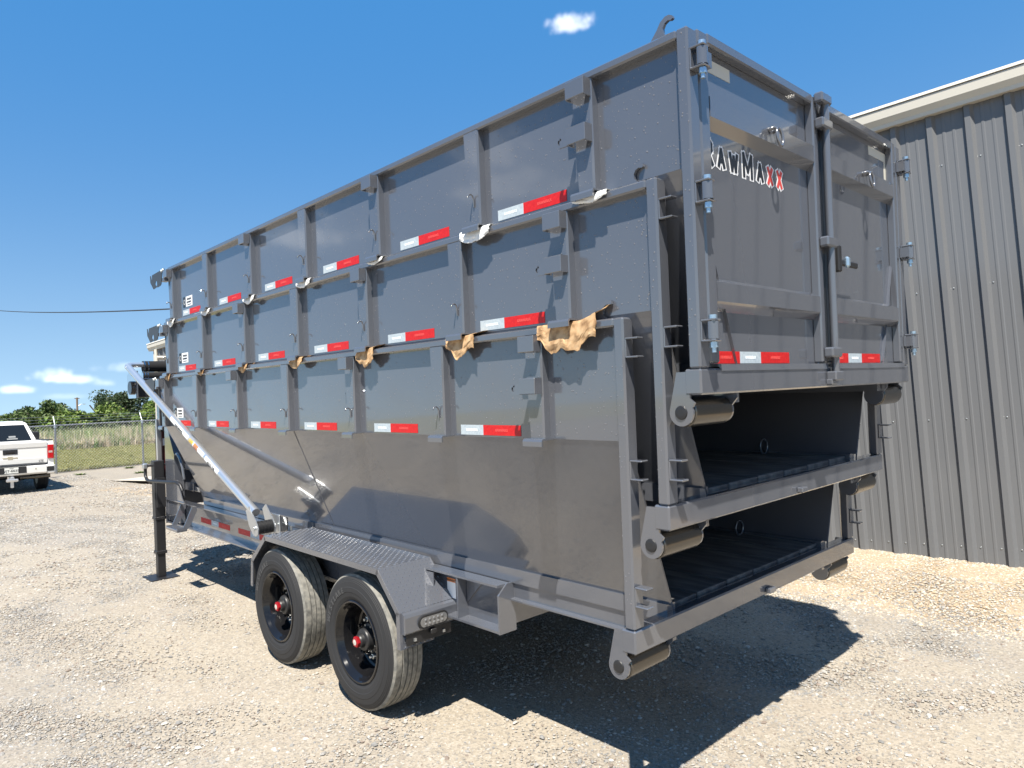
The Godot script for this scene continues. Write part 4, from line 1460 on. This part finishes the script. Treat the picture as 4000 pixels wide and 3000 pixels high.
func build_trailer() -> void:
	var t := thing("roll_off_trailer", at_trailer(Vector3.ZERO), "grey tandem-axle roll-off trailer with chrome tarp arm under the dumpsters", "trailer")
	var rail := shared("frame", func():
		return pris(zy([[-0.200, 0.868], [-0.200, 0.856], [-0.275, 0.852], [-0.275, 0.626], [-0.200, 0.622], [-0.200, 0.610], [-0.290, 0.610], [-0.290, 0.868]]), -6.50, -1.062, "zy"))
	both(t, "frame_rail", rail, M.paint)
	both(t, "rail_end_plate", shared("endp", func(): return pris(zy([[-0.198, 0.608], [-0.198, 0.815], [-0.262, 0.870], [-0.320, 0.870], [-0.320, 0.608]]), -1.061, -1.050, "zy")), M.paint)
	both(t, "rail_stiffener", shared("stif", func(): return pris(zy([[-0.204, 0.623], [-0.274, 0.623], [-0.274, 0.851], [-0.204, 0.851]]), -1.415, -1.405, "zy")), M.paint)
	both(t, "end_gusset", shared("egus", func(): return pris(xy([[-1.40, 0.851], [-1.40, 0.70], [-1.30, 0.80], [-1.24, 0.851]]), -0.274, -0.266, "xy")), M.paint)
	for x in [-6.05, -5.3, -4.4, -3.9, -1.5, -1.12]:
		part(t, "cross_member", bx(Vector3(x, 0.64, -W + 0.291), Vector3(x + 0.06, 0.772, -0.291)), M.paint)
	for z in [-0.36, -W + 0.30]:
		part(t, "bed_runner", bx(Vector3(-6.0, 0.7725, z), Vector3(-1.1, 0.7742, z + 0.06)), M.paint)
	# stub rail end seen under the sill
	both(t, "tie_lug", shared("tlug", func(): return bx(Vector3(-1.05, 0.775, -0.315), Vector3(-0.97, 0.785, -0.29), 0.003)), M.paint)
	# front end of the rail: closing plate, upright riser and brace
	both(t, "front_plate", shared("fpl", func(): return bx(Vector3(-6.512, 0.600, -0.33), Vector3(-6.5005, 0.885, -0.198))), M.paint)
	both(t, "front_box", shared("fbox", func(): return bx(Vector3(-6.49, 0.628, -0.2735), Vector3(-6.10, 0.850, -0.215), 0.008)), M.paint)
	both(t, "riser", shared("riser", func(): return pris(xy([[-6.49, 0.869], [-6.20, 0.869], [-6.20, 1.36], [-6.40, 1.66], [-6.49, 1.66]]), -0.30, -0.205, "xy")), M.paint)
	both(t, "riser_brace", shared("rbrace", func(): return pris(xy([[-6.198, 0.869], [-5.98, 0.869], [-6.03, 0.90], [-6.16, 1.09], [-6.198, 1.09]]), -0.225, -0.215, "xy")), M.paint)
	part(t, "neck_column", bx(Vector3(-7.0, 0.75, -W + 0.35), Vector3(-6.66, 1.75, -0.35), 0.01), M.paint)
	part(t, "neck_beam", bx(Vector3(-9.2, 1.55, -W * 0.5 - 0.16), Vector3(-7.01, 1.85, -W * 0.5 + 0.16), 0.01), M.paint)
	part(t, "tool_box", bx(Vector3(-6.90, 1.02, -0.345), Vector3(-6.66, 1.66, -0.225), 0.01), std_cached("maroon", lin(0.07, 0.018, 0.02), 0.3))
	part(t, "polished_strip", bx(Vector3(-6.66, 1.0, -0.213), Vector3(-6.63, 1.74, -0.165), 0.004), M.tube_metal)
	part(t, "dealer_sticker", bx(Vector3(-6.660, 1.44, -0.30), Vector3(-6.658, 1.52, -0.235)), M.white_print)
	# step brackets behind the riser
	for y in [1.24, 1.02]:
		part(t, "ladder_step", bx(Vector3(-6.33, y - 0.045, -0.60), Vector3(-5.95, y + 0.045, -0.306), 0.006), M.paint)
	part(t, "winch_guard", rod([Vector3(-6.12, 1.36, -0.20), Vector3(-6.05, 1.38, -0.19), Vector3(-5.94, 1.33, -0.18), Vector3(-5.87, 1.25, -0.18), Vector3(-5.86, 1.12, -0.19)], 0.014, 8), M.paint)
	part(t, "lock_tab", bx(Vector3(-5.93, 0.98, -0.36), Vector3(-5.76, 1.03, -0.31), 0.004), M.paint)
	# step hung under the front of the rail
	var st := part(t, "entry_step", bx(Vector3(-5.87, 0.640, -0.10), Vector3(-5.54, 0.668, 0.0), 0.004), M.paint)
	for x in [-5.866, -5.548]:
		part(st, "step_hanger", pris(zy([[-0.005, 0.6405], [-0.085, 0.6405], [-0.135, 0.70], [-0.198, 0.83], [-0.198, 0.868], [-0.150, 0.868], [-0.095, 0.745], [-0.060, 0.675], [-0.005, 0.675]]), x - 0.006, x + 0.006, "zy"), M.paint)
	# reflective tape on the web
	for q in [[-5.655, 0.282, true], [-5.373, 0.187, false], [-5.186, 0.277, true], [-4.709, 0.268, true], [-4.441, 0.19, false], [-4.251, 0.277, true]]:
		tape(t, q[0], 0.692, -0.2745, q[1], 0.05, q[2])
	var ws := part(t, "warning_sticker", bx(Vector3(-1.593, 0.697, -0.2745), Vector3(-1.513, 0.812, -0.2735)), M.white_print)
	part(ws, "sticker_header", bx(Vector3(-1.593, 0.79, -0.2736), Vector3(-1.513, 0.812, -0.2730)), M.orange_print)
	words(ws, "lettering", "WARNING", 0.012, M.black_print, sh(-1.553, 0.800, -0.2729))
	# axles, springs
	for wx in [-2.063, -3.155]:
		part(t, "axle", rod([Vector3(wx, 0.412, -0.14), Vector3(wx, 0.412, -W + 0.14)], 0.06, 12), M.black_paint)
		for z in [-0.30, -W + 0.23]:
			part(t, "spring_hanger", bx(Vector3(wx - 0.35, 0.50, z), Vector3(wx + 0.35, 0.56, z + 0.07), 0.01), M.black_paint)
		wheel(t, sh(wx, 0.412, 0.09), true)
		wheel(t, Transform3D(Basis(Vector3.UP, PI), Vector3(wx, 0.412, -W - 0.09)), false)
	# fenders of tread plate
	var prof := [[-3.56, 0.50], [-3.54, 0.703], [-3.29, 0.912], [-1.756, 0.908], [-1.546, 0.695], [-1.546, 0.49]]
	var fm := shared("fender", func():
		var m := MB.new()
		for q in prof.size() - 1:
			var a: Array = prof[q]; var b: Array = prof[q + 1]
			var A := Vector3(a[0], a[1], 0); var B := Vector3(b[0], b[1], 0)
			var nn := Vector3(-(b[1] - a[1]), b[0] - a[0], 0).normalized() * 0.005
			var z0 := Vector3(0, 0, -0.275 if q in [1, 2, 3] else -0.13); var z1 := Vector3(0, 0, 0.100)
			m.loft([A - nn + z0, A - nn + z1, A + z1, A + z0], [B - nn + z0, B - nn + z1, B + z1, B + z0])
		return m.mesh())
	var fd := part(t, "fender", fm, M.paint)
	part(t, "fender", mirror_z(fm), M.paint)
	part(fd, "fender_lip", shared("flip", func():
		var m := MB.new()
		for q in prof.size() - 1:
			var a: Array = prof[q]; var b: Array = prof[q + 1]
			var A := Vector3(a[0], a[1], 0.0945); var B := Vector3(b[0], b[1], 0.0945)
			var nn := Vector3(-(b[1] - a[1]), b[0] - a[0], 0).normalized()
			var z := Vector3(0, 0, 0.007)
			m.loft([A - nn * 0.035, A - nn * 0.035 + z, A + z - nn * 0.001, A - nn * 0.001], [B - nn * 0.035, B - nn * 0.035 + z, B + z - nn * 0.001, B - nn * 0.001])
		return m.mesh()), M.paint)
	var lz := part(fd, "tread_lozenges", shared("loz", func():
		var m := MB.new()
		for q in [1, 2, 3, 4]:
			var a: Array = prof[q]; var b: Array = prof[q + 1]
			var A := Vector3(a[0], a[1], -0.270 if q < 4 else -0.125); var B := Vector3(b[0], b[1], A.z)
			lozenges(m, A, (B - A).normalized(), Vector3(0, 0, 1), (B - A).length(), 0.365 if q < 4 else 0.22)
		return m.mesh()), M.paint)
	lz.set_meta("kind", "stuff")
	part(t, "inner_fender", bx(Vector3(-3.45, 0.62, -0.199), Vector3(-1.62, 0.85, -0.193)), M.paint)
	# lamp box on the tail of the fender
	var lb := part(t, "lamp_box", pris(xy([[-1.5455, 0.575], [-1.522, 0.575], [-1.514, 0.585], [-1.514, 0.668], [-1.524, 0.684], [-1.5455, 0.693]]), -0.272, 0.088, "xy"), M.paint)
	var oval := func(ry: float, rz: float) -> Array:
		var p := []
		for q in 25:
			var a := TAU * q / 24.0
			var c := cos(a); var s := sin(a)
			p.append([-0.100 + sign(c) * rz * 0.55 + c * ry, 0.622 + s * ry])
		return p
	var lamp := part(lb, "tail_lamp", pris(zy(oval.call(0.037, 0.12)), -1.514, -1.502, "zy"), M.black_plastic)
	part(lamp, "lens", pris(zy(oval.call(0.027, 0.12)), -1.503, -1.499, "zy"), M.led_lens)
	for q in 10:
		part(lamp, "led", shared("led", func():
			var m := MB.new()
			m.lathe([Vector2(0.0, 0.006), Vector2(0.006, 0.005), Vector2(0.010, 0.0)], 10)
			return m.mesh()), M.led_lens, Transform3D(Basis(Vector3.UP, PI / 2), Vector3(-1.500, 0.610 + 0.024 * (q / 5), -0.100 - 0.058 + 0.029 * (q % 5))))
	part(lb, "plate_bracket", bx(Vector3(-1.532, 0.510, -0.240), Vector3(-1.526, 0.574, 0.075), 0.002), M.black_plastic)
	part(lb, "plate_lamp", bx(Vector3(-1.526, 0.545, -0.12), Vector3(-1.502, 0.571, -0.08), 0.004), M.black_plastic)
	for z in [0.02, -0.18]:
		part(lb, "plate_bolt", shared("pbolt", func(): return bx(Vector3(-0.008, -0.008, 0), Vector3(0.008, 0.008, 0.010))), M.bolt, Transform3D(Basis(Vector3.UP, PI / 2), Vector3(-1.526, 0.535, z)))
	# landing jack
	var j := part(t, "landing_jack", bx(Vector3(-6.640, 0.655, -0.205), Vector3(-6.535, 1.285, -0.100), 0.006), M.jack_black)
	part(j, "jack_sleeve", bx(Vector3(-6.636, 0.29, -0.199), Vector3(-6.540, 0.656, -0.106), 0.005), M.jack_black)
	part(j, "jack_collar", bx(Vector3(-6.645, 0.64, -0.210), Vector3(-6.530, 0.672, -0.095), 0.004), M.jack_black)
	part(j, "jack_collar", bx(Vector3(-6.643, 0.265, -0.207), Vector3(-6.533, 0.30, -0.098), 0.004), M.jack_black)
	part(j, "jack_leg", bx(Vector3(-6.630, 0.012, -0.193), Vector3(-6.546, 0.29, -0.112), 0.005), M.jack_black)
	part(j, "jack_foot", bx(Vector3(-6.76, 0.003, -0.30), Vector3(-6.44, 0.012, -0.005)), M.jack_black)
	part(j, "mount_plate", bx(Vector3(-6.535, 0.78, -0.20), Vector3(-6.50, 1.10, -0.11)), M.jack_black)
	for y in [1.045, 0.94, 0.835]:
		part(j, "mount_bolt", rod([Vector3(-6.535, y, -0.185), Vector3(-6.505, y, -0.185)], 0.013, 6), M.bolt)
	part(j, "cross_shaft", rod([Vector3(-6.588, 1.235, -0.02), Vector3(-6.588, 1.235, -0.60)], 0.012, 8), M.jack_black)
	part(j, "crank_handle", rod([Vector3(-6.588, 1.238, -0.03), Vector3(-6.60, 1.19, -0.03), Vector3(-6.60, 1.13, -0.03), Vector3(-6.56, 1.095, -0.03), Vector3(-6.49, 1.082, -0.03), Vector3(-5.76, 1.115, -0.04), Vector3(-5.66, 1.12, -0.05), Vector3(-5.58, 1.095, -0.06), Vector3(-5.55, 1.04, -0.07)], 0.017, 10), M.jack_black)
	part(j, "crank_joint", bx(Vector3(-6.615, 1.205, -0.05), Vector3(-6.565, 1.265, 0.0), 0.01), M.bolt)
	build_tarp(t)

func std_cached(key: String, c: Color, rough: float) -> Material:
	if not M.has(key): M[key] = std(c, rough)
	return M[key]

func build_tarp(t: Node3D) -> void:
	var a := Vector3(-6.80, 2.335, 0.055)
	var b := Vector3(-3.66, 1.028, 0.0)
	var arm := part(t, "tarp_arm", rod([a, b], 0.034, 20), M.tube_metal)
	var dir := (b - a).normalized()
	part(arm, "tarp_bow", rod([a, a + Vector3(-0.02, 0.015, -0.03), a + Vector3(-0.03, 0.018, -0.08), a + Vector3(-0.03, 0.018, -2.2)], 0.028, 14), M.tube_metal)
	part(arm, "arm_pin", rod([a + dir * 0.04 + Vector3(0, 0, 0.026), a + dir * 0.04 + Vector3(0, 0, 0.036)], 0.014, 8), M.bolt)
	# printed labels wrapped on the arm
	var bs := Basis(dir, dir.cross(Vector3(0, 0, 1)).normalized() * -1.0, Vector3(0, 0, 1)).orthonormalized()
	var lab := func(called: String, s0: float, s1: float, mat: Material, text: String, up: float) -> void:
		var m := MB.new()
		for q in 8:
			var a0: float = deg_to_rad(-50.0 + q * 12.5); var a1: float = deg_to_rad(-50.0 + (q + 1) * 12.5)
			var n0 := bs.y * sin(a0) + bs.z * cos(a0); var n1 := bs.y * sin(a1) + bs.z * cos(a1)
			m.quad(a + dir * s0 + n0 * 0.0346, a + dir * s1 + n0 * 0.0346, a + dir * s1 + n1 * 0.0346, a + dir * s0 + n1 * 0.0346)
		var o := part(arm, called, m.mesh(), mat)
		if text:
			words(o, "lettering", text, 0.030, M.black_print, Transform3D(Basis(-bs.x, -bs.y, bs.z), a + dir * (s0 + s1) * 0.5 + bs.z * 0.0352 + bs.y * up))
	lab.call("maker_label", 1.50, 1.98, M.white_print, "DIAMOND", 0.004)
	lab.call("caution_label", 2.0, 2.36, M.white_print, "", 0.0)
	lab.call("caution_label", 2.0, 2.10, M.yellow_print, "", 0.0)
	lab.call("caution_label", 2.12, 2.22, M.orange_print, "", 0.0)
	lab.call("step_label", 2.40, 2.70, M.white_print, "NO STEP", 0.004)
	# pivot: cheek plates, spring pack and base bracket
	var pv := Node3D.new()
	pv.name = "arm_pivot"
	t.add_child(pv, true)
	for z in [0.030, -0.105]:
		part(pv, "cheek_plate", pris(xy([[-3.77, 1.035], [-3.71, 1.075], [-3.585, 0.965], [-3.548, 0.915], [-3.556, 0.872], [-3.60, 0.852], [-3.655, 0.868], [-3.72, 0.93]]), z - 0.004, z + 0.004, "xy"), M.galv)
	part(pv, "spring_pack", rod([Vector3(-3.61, 0.915, 0.025), Vector3(-3.61, 0.915, -0.10)], 0.047, 20), M.black_plastic)
	for z in [0.0, -0.03, -0.06, -0.09]:
		part(pv, "spring_coil", rod([Vector3(-3.61, 0.915, z + 0.009), Vector3(-3.61, 0.915, z - 0.009)], 0.052, 20), M.black_plastic)
	part(pv, "pivot_bolt", rod([Vector3(-3.61, 0.915, 0.045), Vector3(-3.61, 0.915, -0.13)], 0.016, 6), M.bolt)
	part(pv, "base_plate", bx(Vector3(-3.68, 0.85, -0.150), Vector3(-3.55, 1.0, -0.140), 0.003), M.galv)
	part(pv, "base_angle", pris(zy([[-0.151, 0.87], [-0.151, 0.99], [-0.160, 0.99], [-0.160, 0.880], [-0.262, 0.880], [-0.262, 0.870]]), -3.70, -3.44, "zy"), M.black_paint)
	for x in [-3.64, -3.50]:
		part(pv, "base_bolt", rod([Vector3(x, 0.880, -0.21), Vector3(x, 0.905, -0.21)], 0.012, 6), M.bolt)
	# rolled tarp across the front, its housing and motor
	var rt := Node3D.new()
	rt.name = "tarp_roll"
	t.add_child(rt, true)
	part(rt, "rolled_mesh", rod([Vector3(-6.85, 2.335, -0.11), Vector3(-6.85, 2.335, -2.1)], 0.062, 18), M.tarp_mesh)
	for z in [-0.115, -0.155]:
		part(rt, "roll_band", rod([Vector3(-6.85, 2.335, z), Vector3(-6.85, 2.335, z - 0.008)], 0.0635, 18), M.chrome)
	part(rt, "lower_roll", rod([Vector3(-6.80, 2.225, -0.09), Vector3(-6.80, 2.225, -2.1)], 0.045, 16), M.tarp_mesh)
	for z in [-0.085, -0.11, -0.135]:
		part(rt, "roll_band", rod([Vector3(-6.80, 2.225, z), Vector3(-6.80, 2.225, z - 0.006)], 0.047, 16), M.chrome)
	var hs := part(rt, "tarp_housing", pris(xy([[-6.99, 2.24], [-6.90, 2.275], [-6.70, 2.275], [-6.66, 2.22], [-6.66, 1.98], [-6.95, 1.98], [-6.99, 2.04]]), 0.010, 0.018, "xy"), M.chrome)
	part(hs, "housing_back", bx(Vector3(-6.95, 1.985, -0.40), Vector3(-6.70, 2.20, 0.0095), 0.01), M.black_paint)
	part(hs, "motor_cover", rod([Vector3(-6.80, 2.095, 0.012), Vector3(-6.80, 2.095, 0.045)], 0.075, 24), M.black_gloss)
	part(hs, "housing_rod", rod([Vector3(-6.68, 2.28, 0.0), Vector3(-6.68, 1.98, 0.0)], 0.012, 8), M.galv)
	part(rt, "roll_mast", bx(Vector3(-6.72, 1.60, -0.30), Vector3(-6.62, 2.20, -0.20), 0.006), M.black_paint)

# ---------------------------------------------------------------- pickup truck
func build_truck() -> void:
	var x0 := -21.4
	var zc := -0.80
	var y0 := ground_y(-22.4, zc) + 0.0
	var t := thing("pickup_truck", Transform3D(Basis(Vector3(0, 0, 1), -0.03), Vector3(x0, y0 - 0.03, zc)), "white crew-cab pickup truck parked tail-first by the fence", "truck")
	var side := func(z0: float, z1: float) -> ArrayMesh:
		return pris(xy([[-0.10, 0.62], [-0.06, 0.78], [-0.04, 1.30], [-0.10, 1.40], [-2.05, 1.42], [-2.05, 0.55], [-1.55, 0.55], [-1.50, 0.75], [-1.35, 0.93], [-1.10, 0.98], [-0.85, 0.93], [-0.70, 0.75], [-0.66, 0.58]]), z0, z1, "xy")
	part(t, "bed_side", side.call(-1.0, -0.86), M.truck_white)
	part(t, "bed_side", side.call(0.86, 1.0), M.truck_white)
	part(t, "bed_floor", bx(Vector3(-2.05, 0.72, -0.859), Vector3(-0.08, 0.78, 0.859)), M.black_plastic)
	part(t, "bed_rail_cap", bx(Vector3(-2.05, 1.418, -1.0), Vector3(-0.10, 1.438, -0.88), 0.006), M.black_plastic)
	part(t, "bed_rail_cap", bx(Vector3(-2.05, 1.418, 0.88), Vector3(-0.10, 1.438, 1.0), 0.006), M.black_plastic)
	# tailgate: pressed panel with a spoiler lip
	var tg := part(t, "tailgate", pris(xy([[-0.075, 0.80], [-0.035, 0.82], [-0.03, 0.95], [-0.040, 0.965], [-0.040, 1.22], [-0.025, 1.25], [-0.01, 1.37], [-0.02, 1.41], [-0.09, 1.415]]), -0.838, 0.838, "xy"), M.truck_white)
	part(tg, "handle_bezel", bx(Vector3(-0.042, 1.085, -0.165), Vector3(-0.028, 1.21, 0.165), 0.004), M.black_plastic)
	part(tg, "tailgate_handle", bx(Vector3(-0.030, 1.11, -0.09), Vector3(-0.020, 1.15, 0.10), 0.004), M.black_gloss)
	part(tg, "emblem", pris(zy([[-0.18, 0.965], [-0.16, 1.000], [-0.055, 1.000], [-0.05, 1.025], [0.06, 1.025], [0.065, 1.000], [0.18, 1.000], [0.16, 0.965], [0.055, 0.965], [0.05, 0.935], [-0.06, 0.935], [-0.065, 0.965]]), -0.040, -0.030, "zy"), M.champagne)
	words(tg, "lettering", "LTZ", 0.05, M.black_plastic, Transform3D(Basis(Vector3.UP, PI / 2), Vector3(-0.030, 0.865, -0.70)))
	for s in [-1.0, 1.0]:
		var lm := part(t, "tail_lamp", bx(Vector3(-0.14, 0.91, min(s * 0.855, s * 1.006)), Vector3(-0.012, 1.30, max(s * 0.855, s * 1.006)), 0.02), M.lamp_red)
		part(lm, "reverse_lens", bx(Vector3(-0.02, 1.07, min(s * 0.875, s * 0.97)), Vector3(-0.010, 1.13, max(s * 0.875, s * 0.97)), 0.004), M.lamp_clear)
	# bumper with step corners
	var bp := part(t, "rear_bumper", pris(xy([[-0.12, 0.50], [0.08, 0.52], [0.115, 0.56], [0.12, 0.72], [0.10, 0.75], [-0.12, 0.76]]), -0.80, 0.80, "xy"), M.truck_white)
	for s in [-1.0, 1.0]:
		part(bp, "bumper_corner", bx(Vector3(-0.18, 0.50, min(s * 0.80, s * 1.01)), Vector3(0.085, 0.755, max(s * 0.80, s * 1.01)), 0.03), M.truck_white)
		part(bp, "corner_step", bx(Vector3(-0.10, 0.57, min(s * 0.82, s * 0.985)), Vector3(0.10, 0.70, max(s * 0.82, s * 0.985)), 0.015), M.black_plastic)
		part(bp, "park_sensor", rod([Vector3(0.12, 0.66, s * 0.55), Vector3(0.124, 0.66, s * 0.55)], 0.018, 10), M.champagne)
	part(bp, "step_pad", bx(Vector3(-0.10, 0.755, -0.78), Vector3(0.095, 0.768, 0.78)), M.black_plastic)
	var lic := part(bp, "license_plate", bx(Vector3(0.121, 0.585, -0.155), Vector3(0.126, 0.735, 0.155)), M.plate_white)
	words(lic, "lettering", "TEXAS", 0.022, M.black_print, Transform3D(Basis(Vector3.UP, PI / 2), Vector3(0.1275, 0.712, 0.0)))
	words(lic, "lettering", "VJT-6635", 0.062, M.black_print, Transform3D(Basis(Vector3.UP, PI / 2), Vector3(0.1275, 0.645, 0.0)))
	part(bp, "plate_recess", bx(Vector3(0.118, 0.57, -0.34), Vector3(0.1205, 0.748, 0.34)), M.black_plastic)
	# cab
	var cab := MB.new()
	cab.loft([Vector3(-2.02, 1.38, 0.93), Vector3(-4.0, 1.38, 0.93), Vector3(-4.0, 1.38, -0.93), Vector3(-2.02, 1.38, -0.93)],
		[Vector3(-2.35, 1.93, 0.72), Vector3(-3.75, 1.97, 0.74), Vector3(-3.75, 1.97, -0.74), Vector3(-2.35, 1.93, -0.72)])
	cab.loft([Vector3(-2.35, 1.93, 0.72), Vector3(-3.75, 1.97, 0.74), Vector3(-3.75, 1.97, -0.74), Vector3(-2.35, 1.93, -0.72)],
		[Vector3(-2.45, 1.995, 0.62), Vector3(-3.6, 2.02, 0.64), Vector3(-3.6, 2.02, -0.64), Vector3(-2.45, 1.995, -0.62)])
	part(t, "cab", cab.mesh(), M.truck_white)
	part(t, "cab_body", bx(Vector3(-4.3, 0.52, -0.98), Vector3(-2.06, 1.385, 0.98), 0.05), M.truck_white)
	part(t, "hood", bx(Vector3(-5.6, 0.55, -0.97), Vector3(-4.2, 1.32, 0.97), 0.12), M.truck_white)
	var rw := MB.new()
	rw.loft([Vector3(-2.03, 1.425, 0.80), Vector3(-2.045, 1.425, 0.80), Vector3(-2.045, 1.425, -0.80), Vector3(-2.03, 1.425, -0.80)],
		[Vector3(-2.30, 1.885, 0.655), Vector3(-2.315, 1.885, 0.655), Vector3(-2.315, 1.885, -0.655), Vector3(-2.30, 1.885, -0.655)])
	var win := part(t, "rear_window", rw.mesh(), M.truck_glass)
	for q in [[1.515, 0.05, 0.17], [1.462, 0.035, 0.26]]:
		var xx: float = -2.03 - (q[0] - 1.425) * 0.587
		part(win, "window_decal", pris(xy([[xx + 0.004, q[0]], [xx + 0.004 - q[1] * 0.587, q[0] + q[1]], [xx - q[1] * 0.587, q[0] + q[1]], [xx, q[0]]]), -0.33 - q[2] * 0.5, -0.33 + q[2] * 0.5, "xy"), std_cached("pale_decal", lin(0.22, 0.23, 0.23), 0.5))
	part(t, "brake_lamp", bx(Vector3(-2.36, 1.925, -0.02), Vector3(-2.33, 1.95, 0.22), 0.006), M.lamp_red)
	for s in [-1.0, 1.0]:
		part(t, "side_mirror", bx(Vector3(-3.75, 1.40, min(s * 1.0, s * 1.26)), Vector3(-3.62, 1.66, max(s * 1.0, s * 1.26)), 0.03), M.black_plastic)
		for wx in [-1.10, -4.75]:
			var wl := Node3D.new()
			wl.name = "truck_wheel"
			wl.transform = Transform3D(Basis(Vector3.UP, 0.0 if s > 0 else PI), Vector3(wx, 0.42, s * 1.0))
			t.add_child(wl, true)
			part(wl, "tyre", shared("ttyre", func():
				var m := MB.new()
				m.lathe([Vector2(0.25, -0.03), Vector2(0.36, -0.005), Vector2(0.40, -0.02), Vector2(0.42, -0.045), Vector2(0.42, -0.12), Vector2(0.41, -0.125), Vector2(0.41, -0.14), Vector2(0.42, -0.145), Vector2(0.42, -0.22), Vector2(0.40, -0.26), Vector2(0.36, -0.275), Vector2(0.25, -0.25)], 40)
				return m.mesh()), M.rubber)
			part(wl, "rim", shared("trim", func():
				var m := MB.new()
				m.lathe([Vector2(0.0, -0.03), Vector2(0.10, -0.03), Vector2(0.22, -0.06), Vector2(0.255, -0.02), Vector2(0.258, -0.25), Vector2(0.0, -0.24)], 32)
				return m.mesh()), M.galv)
	part(t, "exhaust_pipe", rod([Vector3(-0.30, 0.43, -0.25), Vector3(-0.22, 0.43, -0.55), Vector3(-0.16, 0.44, -0.93)], 0.062, 14), M.roller_steel)
	part(t, "rear_axle", rod([Vector3(-1.10, 0.42, -0.75), Vector3(-1.10, 0.42, 0.75)], 0.07, 10), M.black_plastic)
	part(t, "chassis", bx(Vector3(-5.2, 0.46, -0.45), Vector3(-0.15, 0.60, 0.45)), M.black_plastic)
	var hb := part(t, "hitch_mount", bx(Vector3(0.0, 0.40, -0.05), Vector3(0.22, 0.47, 0.05), 0.006), M.galv)
	part(hb, "drop_plate", bx(Vector3(0.14, 0.20, -0.035), Vector3(0.19, 0.50, 0.035), 0.006), M.tube_metal)
	part(hb, "hitch_head", bx(Vector3(0.12, 0.36, -0.13), Vector3(0.24, 0.43, 0.13), 0.01), M.tube_metal)
	part(hb, "hitch_ball", rod([Vector3(0.18, 0.43, 0.08), Vector3(0.18, 0.50, 0.08)], 0.026, 12), M.chrome)
